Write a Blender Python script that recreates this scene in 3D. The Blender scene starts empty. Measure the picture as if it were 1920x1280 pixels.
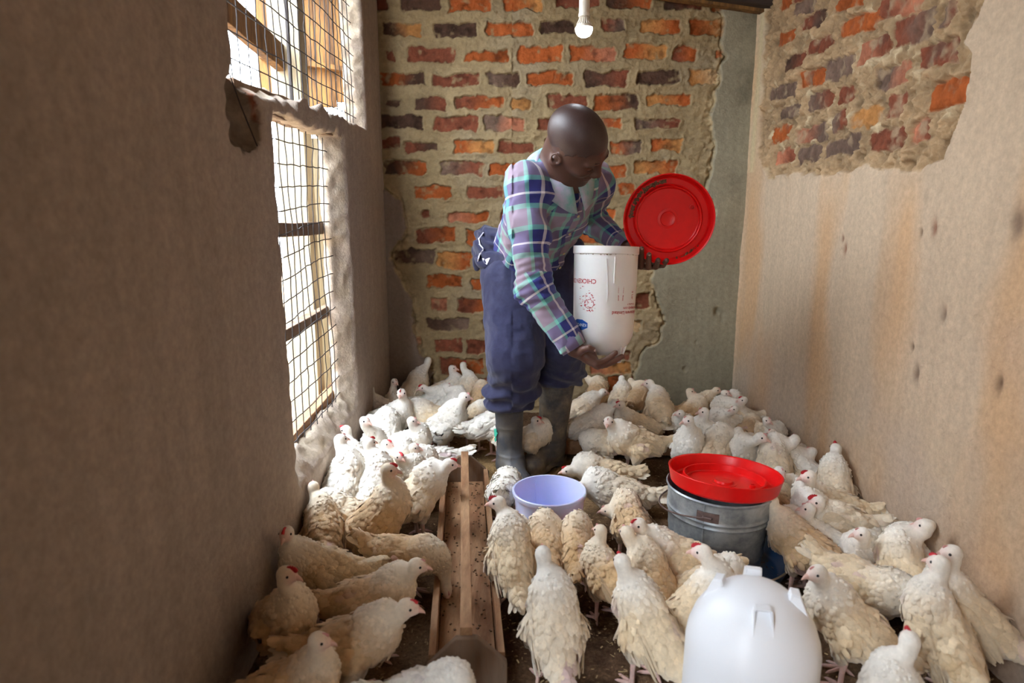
import bpy, math, random
import numpy as np
from mathutils import Vector, Matrix

# ---------------------------------------------------------------- camera, world, light
SC = bpy.context.scene
C = SC.collection
TH = math.radians(12.1)
CT, ST = math.cos(TH), math.sin(TH)
CAMH = 1.05
FPX = 1280.0
cam = bpy.data.objects.new('camera', bpy.data.cameras.new('camera'))
C.objects.link(cam)
cam.location = (0, 0, CAMH)
cam.rotation_euler = (math.pi / 2 - TH, 0, 0)
cam.data.sensor_width = 36.0
cam.data.lens = 24.0
cam.data.dof.use_dof = True
cam.data.dof.focus_distance = 2.25
cam.data.dof.aperture_fstop = 3.2
cam.data.clip_start = 0.02
cam.data.clip_end = 60
SC.camera = cam
SC.view_settings.view_transform = 'Standard'
SC.view_settings.look = 'None'
SC.view_settings.gamma = 1
SC.view_settings.use_curve_mapping = False
SC.view_settings.exposure = -0.05
SC.cycles.use_denoising = True
SC.cycles.max_bounces = 7
SC.cycles.diffuse_bounces = 5
SC.cycles.glossy_bounces = 3
SC.cycles.transmission_bounces = 4
SC.cycles.sample_clamp_indirect = 8
SC.cycles.caustics_reflective = False
SC.cycles.caustics_refractive = False

world = bpy.data.worlds.new('daylight')
SC.world = world
world.use_nodes = True
bg = world.node_tree.nodes['Background']
bg.inputs['Color'].default_value = (0.80, 0.89, 1.0, 1)
bg.inputs['Strength'].default_value = 27.0

sun = bpy.data.objects.new('sun', bpy.data.lights.new('sun', 'SUN'))
C.objects.link(sun)
sun.data.energy = 8.0
sun.data.color = (1.0, 0.93, 0.82)
sun.data.angle = math.radians(1.0)
sun.rotation_euler = Vector((-0.62, 0.30, -0.72)).to_track_quat('-Z', 'Y').to_euler()

XL, XR, YB = -0.595, 1.09, 3.25      # inner faces of the left, right and back walls
YF, ZC = -1.5, 2.25                  # wall behind the camera, ceiling


def portal(name, loc, sx, sy, rot):
    d = bpy.data.lights.new(name, 'AREA')
    d.shape = 'RECTANGLE'; d.size = sx; d.size_y = sy
    d.cycles.is_portal = True
    o = bpy.data.objects.new(name, d)
    C.objects.link(o); o.location = loc; o.rotation_euler = rot
    return o


portal('window_portal', (XL - 0.16, 2.12, 1.15), 1.75, 1.65, (0, -math.pi / 2, 0))
portal('doorway_portal', (XL - 0.16, -0.45, 1.0), 2.0, 0.9, (0, -math.pi / 2, 0))


# ---------------------------------------------------------------- picture geometry -> place
def ray(px, py):
    v = (640 - py) / FPX
    return np.array([(px - 960) / FPX, CT + v * ST, -ST + v * CT])


def P(px, py, Y):
    r = ray(px, py)
    return np.array([0, 0, CAMH]) + r * (Y / r[1])


def PZ(px, py, Z):
    r = ray(px, py)
    return np.array([0, 0, CAMH]) + r * ((Z - CAMH) / r[2])


def PX(px, py, X):
    r = ray(px, py)
    return np.array([0, 0, CAMH]) + r * (X / r[0])


# ---------------------------------------------------------------- numpy noise
def _h(ix, iy, iz, seed):
    n = (ix * 374761393 + iy * 668265263 + iz * 2147483647 + seed * 1274126177) & 0xFFFFFFFF
    n = ((n ^ (n >> 13)) * 1274126177) & 0xFFFFFFFF
    n = ((n ^ (n >> 16)) * 2246822519) & 0xFFFFFFFF
    return ((n ^ (n >> 15)) & 0xFFFFFF) / float(0xFFFFFF)


def noise(p, f=1.0, seed=0):
    q = np.asarray(p, dtype=np.float64) * f
    i = np.floor(q).astype(np.int64)
    t = q - i
    t = t * t * (3 - 2 * t)
    i = i & 0xFFFF
    r = 0
    for a in (0, 1):
        wa = t[:, 0] if a else 1 - t[:, 0]
        for b in (0, 1):
            wb = t[:, 1] if b else 1 - t[:, 1]
            for c in (0, 1):
                wc = t[:, 2] if c else 1 - t[:, 2]
                r = r + wa * wb * wc * _h(i[:, 0] + a, i[:, 1] + b, i[:, 2] + c, seed)
    return r * 2 - 1


def fbm(p, f=1.0, o=4, seed=0):
    r, a, s = 0, 1.0, 0
    for k in range(o):
        r = r + a * noise(p, f * 2 ** k, seed + 17 * k)
        s += a; a *= 0.5
    return r / s


def nrm(v):
    v = np.asarray(v, float)
    return v / (np.linalg.norm(v) + 1e-12)


# ---------------------------------------------------------------- distance fields
def cone(p, a, b, ra, rb):
    a = np.asarray(a, float); b = np.asarray(b, float)
    ab = b - a
    t = np.clip(((p - a) @ ab) / (ab @ ab + 1e-12), 0, 1)
    return np.linalg.norm(p - a - t[:, None] * ab, axis=1) - (ra + t * (rb - ra))


def ell(p, c, r, R=None):
    q = p - np.asarray(c, float)
    if R is not None:
        q = q @ np.asarray(R).T
    r = np.asarray(r, float)
    k0 = np.linalg.norm(q / r, axis=1)
    k1 = np.linalg.norm(q / (r * r), axis=1) + 1e-9
    return k0 * (k0 - 1) / k1


def box(p, c, r, R=None, rd=0.0):
    q = p - np.asarray(c, float)
    if R is not None:
        q = q @ np.asarray(R).T
    d = np.abs(q) - (np.asarray(r, float) - rd)
    return np.linalg.norm(np.maximum(d, 0), axis=1) + np.minimum(d.max(axis=1), 0) - rd


def smin(a, b, k):
    h = np.maximum(k - np.abs(a - b), 0) / k
    return np.minimum(a, b) - h * h * k * 0.25


def smax(a, b, k):
    return -smin(-a, -b, k)


def nets(f, lo, hi, h, B=8, slack=1.35):
    """surface nets of f<0 on a grid; evaluates only blocks near the surface"""
    lo = np.asarray(lo, float); hi = np.asarray(hi, float)
    nb = np.ceil((hi - lo) / h / B).astype(int) + 1
    n = nb * B
    bc = np.stack(np.meshgrid(*[np.arange(k) for k in nb], indexing='ij'), -1).reshape(-1, 3)
    cen = lo + (bc * B + (B - 1) / 2) * h
    dc = f(cen)
    act = np.abs(dc) < (B * 0.5 * h * 1.7321 + h) * slack
    D = np.repeat(np.repeat(np.repeat(dc.reshape(nb).astype(np.float32), B, 0), B, 1), B, 2)
    off = np.stack(np.meshgrid(*[np.arange(B)] * 3, indexing='ij'), -1).reshape(-1, 3)
    ab = bc[act]
    step = max(1, 400000 // (B ** 3))
    for s in range(0, len(ab), step):
        idx = (ab[s:s + step, None, :] * B + off[None]).reshape(-1, 3)
        D[idx[:, 0], idx[:, 1], idx[:, 2]] = f(lo + idx * h)
    D[0] = 1; D[-1] = 1; D[:, 0] = 1; D[:, -1] = 1; D[:, :, 0] = 1; D[:, :, -1] = 1
    S = D < 0
    c = [S[a:n[0] - 1 + a, b:n[1] - 1 + b, d:n[2] - 1 + d] for a in (0, 1) for b in (0, 1) for d in (0, 1)]
    anyv = c[0].copy(); allv = c[0].copy()
    for x in c[1:]:
        anyv |= x; allv &= x
    cells = np.argwhere(anyv & ~allv)
    del anyv, allv
    m = n - 1
    flat = (cells[:, 0] * m[1] + cells[:, 1]) * m[2] + cells[:, 2]
    acc = np.zeros((len(cells), 3)); cnt = np.zeros(len(cells))
    cor = [np.array((a, b, d)) for a in (0, 1) for b in (0, 1) for d in (0, 1)]
    for i in range(8):
        for j in range(i + 1, 8):
            if np.abs(cor[i] - cor[j]).sum() != 1:
                continue
            va = D[tuple((cells + cor[i]).T)]; vb = D[tuple((cells + cor[j]).T)]
            x = (va < 0) != (vb < 0)
            t = va[x] / (va[x] - vb[x])
            acc[x] += cor[i] + t[:, None] * (cor[j] - cor[i]); cnt[x] += 1
    V = lo + (cells + acc / cnt[:, None]) * h
    F = []
    for ax in range(3):
        o = [0, 0, 0]; o[ax] = 1
        A = S[:n[0] - o[0], :n[1] - o[1], :n[2] - o[2]]
        Bv = S[o[0]:, o[1]:, o[2]:]
        e = np.argwhere(A != Bv)
        e = e[(e > 0).all(axis=1) & (e < m).all(axis=1)]
        neg = A[tuple(e.T)]
        u, v = (ax + 1) % 3, (ax + 2) % 3
        du = np.zeros(3, int); du[u] = 1
        dv = np.zeros(3, int); dv[v] = 1
        q = []
        for k in (-du - dv, -dv, 0 * du, -du):
            cc = e + k
            q.append(np.searchsorted(flat, (cc[:, 0] * m[1] + cc[:, 1]) * m[2] + cc[:, 2]))
        q = np.stack(q, 1)
        q[~neg] = q[~neg][:, ::-1]
        F.append(q)
    return V, np.concatenate(F)


# ---------------------------------------------------------------- meshes
def mesh_np(name, V, F, col=None, uv=None, smooth=True):
    """V (n,3), F (m,4) or (m,3) index array; col per vertex colour; uv per corner"""
    me = bpy.data.meshes.new(name)
    V = np.asarray(V, np.float32); F = np.asarray(F, np.int32)
    k = F.shape[1]
    me.vertices.add(len(V)); me.vertices.foreach_set('co', V.ravel())
    me.loops.add(F.size); me.loops.foreach_set('vertex_index', F.ravel())
    me.polygons.add(len(F))
    me.polygons.foreach_set('loop_start', np.arange(0, F.size, k, dtype=np.int32))
    me.polygons.foreach_set('loop_total', np.full(len(F), k, np.int32))
    me.polygons.foreach_set('use_smooth', np.full(len(F), smooth))
    if col is not None:
        a = me.attributes.new('alb', 'FLOAT_COLOR', 'POINT')
        a.data.foreach_set('color', np.concatenate([col, np.ones((len(V), 1))], 1).astype(np.float32).ravel())
    if uv is not None:
        l = me.uv_layers.new(name='UVMap')
        l.data.foreach_set('uv', np.asarray(uv, np.float32).ravel())
    me.update(calc_edges=True)
    return me


def link(name, me, mat=None, parent=None):
    o = bpy.data.objects.new(name, me)
    C.objects.link(o)
    if mat is not None and me is not None and len(me.materials) == 0:
        me.materials.append(mat)
    if parent is not None:
        o.parent = parent
    return o


def tag(o, label=None, cat=None, group=None, kind=None):
    if label: o['label'] = label
    if cat: o['category'] = cat
    if group: o['group'] = group
    if kind: o['kind'] = kind
    return o


def thing(name, label, cat, loc=(0, 0, 0), group=None, rotz=0):
    o = bpy.data.objects.new(name, None)
    C.objects.link(o)
    o.location = loc; o.rotation_euler = (0, 0, rotz)
    o.empty_display_size = 0.1
    return tag(o, label, cat, group)


class MB:
    """collects simple shapes into one mesh"""
    def __init__(s):
        s.v = []; s.f = []; s.n = 0

    def add(s, V, F):
        V = np.asarray(V, float)
        s.v.append(V)
        s.f += [tuple(int(i) + s.n for i in f) for f in F]
        s.n += len(V)
        return s

    def box(s, c, r, R=None, taper=None):
        q = np.array([(x, y, z) for x in (-1, 1) for y in (-1, 1) for z in (-1, 1)], float) * np.asarray(r, float)
        if taper:
            q[q[:, 2] > 0, :2] *= taper
        if R is not None:
            q = q @ np.asarray(R)
        return s.add(q + np.asarray(c, float), [(0, 1, 3, 2), (4, 6, 7, 5), (0, 4, 5, 1), (2, 3, 7, 6), (0, 2, 6, 4), (1, 5, 7, 3)])

    def beam(s, a, b, w, t, up=(0, 0, 1), jit=0, seed=0, seg=1):
        """rectangular bar from a to b; w across, t thick"""
        a = np.asarray(a, float); b = np.asarray(b, float)
        d = nrm(b - a); side = nrm(np.cross(d, up)); n = np.cross(side, d)
        rng = np.random.RandomState(seed)
        V = []
        for i in range(seg + 1):
            c = a + (b - a) * i / seg
            for (x, y) in ((-1, -1), (1, -1), (1, 1), (-1, 1)):
                V.append(c + side * x * w / 2 + n * y * t / 2 + (rng.rand(3) - .5) * jit)
        F = [(3, 2, 1, 0), tuple(seg * 4 + i for i in range(4))]
        for i in range(seg):
            for k in range(4):
                F.append((i * 4 + k, i * 4 + (k + 1) % 4, i * 4 + 4 + (k + 1) % 4, i * 4 + 4 + k))
        return s.add(V, F)

    def tube(s, pts, r, n=8, cap=True):
        pts = [np.asarray(p, float) for p in pts]
        m = len(pts)
        rr = [r] * m if np.isscalar(r) else list(r)
        V = []; F = []
        up = np.array([0.013, 0.021, 1.0])
        t0 = nrm(pts[1] - pts[0])
        if abs(t0 @ up) > 0.9:
            up = np.array([1.0, 0.02, 0.01])
        u = nrm(np.cross(t0, up))
        for i in range(m):
            t = nrm(pts[min(i + 1, m - 1)] - pts[max(i - 1, 0)])
            u = nrm(u - t * (u @ t)); w = np.cross(t, u)
            for k in range(n):
                a = 2 * math.pi * k / n
                V.append(pts[i] + rr[i] * (math.cos(a) * u + math.sin(a) * w))
        for i in range(m - 1):
            for k in range(n):
                F.append((i * n + k, i * n + (k + 1) % n, (i + 1) * n + (k + 1) % n, (i + 1) * n + k))
        if cap:
            F.append(tuple(range(n))[::-1]); F.append(tuple((m - 1) * n + k for k in range(n)))
        return s.add(V, F)

    def lathe(s, prof, n=48, R=None, c=(0, 0, 0), close=False):
        V = []; F = []
        for (r, z) in prof:
            for k in range(n):
                a = 2 * math.pi * k / n
                V.append((r * math.cos(a), r * math.sin(a), z))
        m = len(prof)
        for i in range(m - 1):
            for k in range(n):
                F.append((i * n + k, i * n + (k + 1) % n, (i + 1) * n + (k + 1) % n, (i + 1) * n + k))
        V = np.array(V)
        if R is not None:
            V = V @ np.asarray(R)
        return s.add(V + np.asarray(c, float), F)

    def build(s, name, mat, parent=None, smooth=True, sharp=40, bevel=0):
        me = bpy.data.meshes.new(name)
        me.from_pydata(np.concatenate(s.v).tolist(), [], s.f)
        me.polygons.foreach_set('use_smooth', [smooth] * len(me.polygons))
        me.update()
        if smooth and sharp:
            me.set_sharp_from_angle(angle=math.radians(sharp))
        o = link(name, me, mat, parent)
        if bevel:
            b = o.modifiers.new('bevel', 'BEVEL'); b.width = bevel; b.segments = 2; b.limit_method = 'ANGLE'
        return o


def rotm(rx=0, ry=0, rz=0):
    """row-vector rotation: q @ rotm(...)"""
    return np.array(Matrix.Rotation(rz, 3, 'Z') @ Matrix.Rotation(ry, 3, 'Y') @ Matrix.Rotation(rx, 3, 'X')).T


# ---------------------------------------------------------------- materials
def srgb(r, g, b):
    f = lambda c: (c / 255 / 12.92) if c / 255 <= 0.04045 else ((c / 255 + 0.055) / 1.055) ** 2.4
    return np.array([f(r), f(g), f(b)])


def mat(name, col=(0.5, 0.5, 0.5), rough=0.8, attr=False, var=0.0, vscale=20, bump=0.0, bscale=60, bdist=0.004,
        metal=0.0, spec=0.5, sub=0.0, stretch=(1, 1, 1), col2=None, cscale=5, sheen=0.0, coat=0.0, trans=0.0, ior=1.45):
    m = bpy.data.materials.new(name)
    m.use_nodes = True
    nt = m.node_tree; N = nt.nodes; L = nt.links
    b = N['Principled BSDF']
    b.inputs['Roughness'].default_value = rough
    b.inputs['Metallic'].default_value = metal
    b.inputs['Specular IOR Level'].default_value = spec
    b.inputs['IOR'].default_value = ior
    if sub:
        b.inputs['Subsurface Weight'].default_value = sub
        b.inputs['Subsurface Scale'].default_value = 0.01
    if sheen: b.inputs['Sheen Weight'].default_value = sheen
    if coat: b.inputs['Coat Weight'].default_value = coat; b.inputs['Coat Roughness'].default_value = 0.2
    if trans: b.inputs['Transmission Weight'].default_value = trans
    tc = N.new('ShaderNodeTexCoord'); mp = N.new('ShaderNodeMapping')
    mp.inputs['Scale'].default_value = stretch
    L.new(tc.outputs['Object'], mp.inputs['Vector'])
    if attr:
        at = N.new('ShaderNodeAttribute'); at.attribute_name = 'alb'
        src = at.outputs['Color']
    else:
        rg = N.new('ShaderNodeRGB'); rg.outputs[0].default_value = (*col, 1)
        src = rg.outputs[0]
    if col2 is not None:
        nz = N.new('ShaderNodeTexNoise'); nz.inputs['Scale'].default_value = cscale; nz.inputs['Detail'].default_value = 6
        nz.inputs['Roughness'].default_value = 0.65
        L.new(mp.outputs[0], nz.inputs['Vector'])
        rp = N.new('ShaderNodeMapRange'); rp.inputs[1].default_value = 0.4; rp.inputs[2].default_value = 0.62
        L.new(nz.outputs['Fac'], rp.inputs[0])
        mx = N.new('ShaderNodeMix'); mx.data_type = 'RGBA'
        L.new(rp.outputs[0], mx.inputs[0]); L.new(src, mx.inputs[6]); mx.inputs[7].default_value = (*col2, 1)
        src = mx.outputs[2]
    if var:
        nz = N.new('ShaderNodeTexNoise'); nz.inputs['Scale'].default_value = vscale; nz.inputs['Detail'].default_value = 8
        nz.inputs['Roughness'].default_value = 0.7
        L.new(mp.outputs[0], nz.inputs['Vector'])
        rp = N.new('ShaderNodeMapRange')
        rp.inputs[1].default_value = 0.25; rp.inputs[2].default_value = 0.75
        rp.inputs[3].default_value = 1 - var; rp.inputs[4].default_value = 1 + var
        L.new(nz.outputs['Fac'], rp.inputs[0])
        vm = N.new('ShaderNodeVectorMath'); vm.operation = 'SCALE'
        L.new(src, vm.inputs[0]); L.new(rp.outputs[0], vm.inputs['Scale'])
        src = vm.outputs[0]
    L.new(src, b.inputs['Base Color'])
    if bump:
        nz = N.new('ShaderNodeTexNoise'); nz.inputs['Scale'].default_value = bscale; nz.inputs['Detail'].default_value = 8
        nz.inputs['Roughness'].default_value = 0.65
        L.new(mp.outputs[0], nz.inputs['Vector'])
        bp = N.new('ShaderNodeBump'); bp.inputs['Strength'].default_value = bump; bp.inputs['Distance'].default_value = bdist
        L.new(nz.outputs['Fac'], bp.inputs['Height']); L.new(bp.outputs[0], b.inputs['Normal'])
    return m


M = {}
M['wall'] = mat('plaster', attr=True, rough=0.92, var=0.20, vscale=60, bump=0.8, bscale=110, bdist=0.005, spec=0.2)
M['litter'] = mat('litter', attr=True, rough=1.0, var=0.55, vscale=120, bump=1.0, bscale=150, bdist=0.01, spec=0.1)
M['chip'] = mat('shavings', attr=True, rough=0.95, var=0.2, spec=0.2)
M['wood'] = mat('raw_timber', srgb(178, 140, 104), 0.75, var=0.28, vscale=14, stretch=(6, 1, 6), bump=0.35, bscale=30, col2=srgb(140, 98, 66), cscale=3)
M['wood_grey'] = mat('weathered_timber', srgb(150, 128, 108), 0.85, var=0.3, vscale=16, stretch=(6, 6, 1), bump=0.5, bscale=30, col2=srgb(118, 90, 68), cscale=4)
M['wood_out'] = mat('sunlit_timber', srgb(140, 100, 52), 0.8, var=0.3, vscale=10, stretch=(8, 8, 1), bump=0.4, bscale=25, col2=srgb(84, 56, 30), cscale=3)
M['wood_pale'] = mat('pale_timber', srgb(168, 156, 130), 0.8, var=0.25, vscale=10, stretch=(10, 10, 1), bump=0.4, bscale=25)
M['wood_dark'] = mat('dark_timber', srgb(62, 50, 44), 0.85, var=0.3, vscale=12, stretch=(1, 6, 6), bump=0.4)
M['out_wall'] = mat('limewash', srgb(150, 148, 146), 0.9, var=0.08, vscale=4)
M['out_ground'] = mat('yard_soil', srgb(176, 150, 118), 1.0, var=0.2, vscale=6)
M['wire'] = mat('rusty_wire', srgb(54, 48, 46), 0.7, metal=0.0, var=0.3, vscale=60)
M['ceiling'] = mat('roof_boards', srgb(120, 100, 82), 0.9, var=0.25, vscale=8, stretch=(1, 5, 1))
# ================================================================ the room
PLA = srgb(176, 158, 140)      # plaster albedo
MORTAR = srgb(154, 134, 100)
BC = {'O': srgb(164, 86, 42), 'R': srgb(124, 70, 50), 'D': srgb(80, 58, 46), 'Y': srgb(180, 126, 72),
      'P': srgb(176, 112, 84), 'G': srgb(112, 90, 76), 'B': srgb(206, 172, 128)}


def inpoly(x, y, poly):
    r = np.zeros(len(x), bool)
    n = len(poly)
    for i in range(n):
        x0, y0 = poly[i]; x1, y1 = poly[(i + 1) % n]
        c = ((y0 > y) != (y1 > y)) & (x < (x1 - x0) * (y - y0) / ((y1 - y0) + 1e-12) + x0)
        r ^= c
    return r


def poly_sd(x, y, poly):
    """signed distance (negative inside) to a polygon"""
    d = np.full(len(x), 1e9)
    n = len(poly)
    for i in range(n):
        a = np.array(poly[i]); b = np.array(poly[(i + 1) % n])
        ab = b - a
        t = np.clip(((x - a[0]) * ab[0] + (y - a[1]) * ab[1]) / (ab @ ab + 1e-12), 0, 1)
        d = np.minimum(d, np.hypot(x - a[0] - t * ab[0], y - a[1] - t * ab[1]))
    return np.where(inpoly(x, y, poly), -d, d)


def brick_field(u, w, bricks, seed=0):
    """u,w wall coordinates; bricks: list of (cu,cw,hu,hw,ang,kind). returns mask depth, colour"""
    p3 = np.stack([u, w, np.full_like(u, 3.3 + seed)], 1)
    du = fbm(p3, 42, 4, seed) * 0.015; dw = fbm(p3, 42, 4, seed + 5) * 0.014
    du2 = noise(p3, 15, seed + 9) * 0.010; dw2 = noise(p3, 17, seed + 11) * 0.009
    uu = u + du + du2; ww = w + dw + dw2
    best = np.full(len(u), 1.0); col = np.zeros((len(u), 3))
    rng = np.random.RandomState(seed + 3)
    for (cu, cw, hu, hw, ang, kind) in bricks:
        sel = (np.abs(u - cu) < hu + 0.05) & (np.abs(w - cw) < hw + 0.05 + abs(ang) * hu)
        sel = np.where(sel)[0]
        if len(sel) == 0:
            continue
        x = uu[sel] - cu; y = ww[sel] - cw - ang * (uu[sel] - cu)
        dx = np.abs(x) - hu; dy = np.abs(y) - hw
        rd = 0.006
        d = np.hypot(np.maximum(dx + rd, 0), np.maximum(dy + rd, 0)) + np.minimum(np.maximum(dx + rd, dy + rd), 0) - rd
        take = d < best[sel]
        s2 = sel[take]
        best[s2] = d[take]
        k2 = kind[1] if len(kind) > 1 else kind[0]
        t = np.clip(0.5 + x[take] / hu * 0.9 + 0.5 * fbm(p3[s2], 22, 3, seed + 31), 0, 1)[:, None]
        c = BC[kind[0]] * (1 - t) + BC[k2] * t
        c = c * (0.86 + 0.28 * rng.rand())
        col[s2] = c
    return best, col


def grid_mesh(name, o, du, dv, nu, nv, height, col, n):
    """grid over o + i*du + j*dv displaced along n"""
    i, j = np.meshgrid(np.arange(nu), np.arange(nv), indexing='ij')
    V = np.asarray(o) + i.reshape(-1, 1) * np.asarray(du) + j.reshape(-1, 1) * np.asarray(dv) + height[:, None] * np.asarray(n)
    a = (i[:-1, :-1] * nv + j[:-1, :-1]).ravel()
    F = np.stack([a, a + nv, a + nv + 1, a + 1], 1)
    return mesh_np(name, V, F, col)


def uv_grid(u0, u1, w0, w1, h):
    nu = int((u1 - u0) / h) + 1; nv = int((w1 - w0) / h) + 1
    i, j = np.meshgrid(np.arange(nu), np.arange(nv), indexing='ij')
    return (u0 + i * h).ravel(), (w0 + j * h).ravel(), nu, nv


# ---- back wall: bricks read from the photograph, laid out on the plane y = YB
ROWS = [
    (752, 824, -18, 18, 'D'), (841, 918, -18, 22, 'O'), (945, 1019, -18, 18, 'OY'), (1042, 1126, -18, 15, 'R'), (1140, 1221, -18, 15, 'DO'), (1246, 1320, -18, 17, 'DR'), (1335, 1380, 11, 21, 'O'), (700, 728, -5, 22, 'R'),
    (718, 793, 45, 68, 'DY'), (816, 894, 45, 70, 'D'), (913, 997, 43, 69, 'O'), (1015, 1080, 40, 64, 'D'), (1128, 1170, 36, 59, 'RG'), (1202, 1274, 37, 62, 'YO'), (1293, 1373, 38, 67, 'OY'), (1390, 1408, 36, 54, 'R'),
    (724, 740, 95, 112, 'R'), (764, 850, 90, 118, 'R'), (871, 955, 95, 113, 'O'), (972, 1052, 89, 115, 'O'), (1068, 1152, 88, 116, 'OP'), (1170, 1249, 84, 110, 'OY'), (1262, 1300, 90, 115, 'RO'), (1340, 1354, 95, 110, 'O'),
    (714, 796, 137, 161, 'OD'), (811, 900, 140, 164, 'R'), (915, 974, 136, 162, 'GD'), (991, 1072, 136, 159, 'O'), (1095, 1174, 135, 161, 'DR'), (1195, 1273, 133, 157, 'D'), (1292, 1345, 130, 157, 'YB'),
    (725, 747, 184, 197, 'D'), (777, 838, 184, 205, 'DR'), (854, 944, 183, 205, 'RO'), (959, 996, 187, 204, 'Y'), (1028, 1100, 180, 204, 'R'), (1115, 1196, 177, 206, 'OD'), (1214, 1293, 179, 197, 'YO'),
    (718, 796, 217, 241, 'D'), (815, 896, 219, 245, 'R'), (908, 983, 221, 244, 'GP'), (1010, 1080, 221, 244, 'R'), (1117, 1165, 222, 241, 'RO'), (1193, 1273, 221, 241, 'GR'),
    (716, 750, 258, 278, 'R'), (760, 821, 267, 284, 'RD'), (852, 924, 264, 288, 'OY'), (933, 998, 266, 286, 'R'), (1143, 1200, 268, 287, 'OG'), (1221, 1279, 263, 282, 'OY'), (1020, 1090, 264, 288, 'R'),
    (722, 799, 301, 328, 'DO'), (824, 906, 304, 328, 'GR'), (920, 995, 306, 328, 'O'), (1118, 1172, 310, 333, 'O'), (1190, 1266, 302, 325, 'YO'), (1020, 1090, 306, 330, 'O'),
    (778, 845, 350, 373, 'O'), (876, 945, 352, 373, 'R'), (1162, 1190, 345, 367, 'O'), (1000, 1070, 350, 373, 'R'), (1225, 1290, 345, 368, 'P'),
    (791, 808, 396, 408, 'R'), (841, 915, 398, 415, 'PO'), (1130, 1152, 395, 412, 'O'), (940, 1010, 395, 415, 'R'), (1180, 1250, 390, 412, 'O'),
    (783, 856, 428, 456, 'RO'), (876, 950, 430, 458, 'O'), (1072, 1130, 433, 457, 'O'), (980, 1050, 432, 455, 'R'), (1170, 1220, 430, 455, 'P'),
    (740, 815, 468, 492, 'DG'), (820, 885, 474, 503, 'YO'), (920, 1000, 475, 500, 'O'), (1030, 1110, 475, 500, 'R'),
    (800, 866, 515, 538, 'O'), (886, 960, 522, 543, 'O'), (990, 1060, 520, 543, 'R'), (1100, 1160, 515, 540, 'O'),
    (808, 838, 558, 582, 'P'), (858, 930, 561, 585, 'RO'), (960, 1030, 560, 584, 'R'), (1196, 1216, 550, 578, 'R'), (1070, 1140, 560, 585, 'P'),
    (800, 880, 596, 617, 'DG'), (905, 980, 597, 618, 'R'), (1020, 1090, 597, 620, 'O'), (1120, 1200, 600, 622, 'B'),
    (816, 866, 634, 661, 'R'), (876, 950, 637, 661, 'R'), (990, 1060, 635, 660, 'O'), (1150, 1182, 655, 673, 'R'),
    (770, 789, 631, 648, 'P'), (824, 906, 671, 700, 'RO'), (930, 1015, 672, 700, 'O'), (1108, 1184, 676, 701, 'PY'), (1040, 1090, 674, 700, 'R'),
    (840, 880, 712, 738, 'R'), (890, 960, 710, 735, 'P'), (1140, 1163, 706, 731, 'O'), (990, 1060, 712, 738, 'O'),
]


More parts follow.
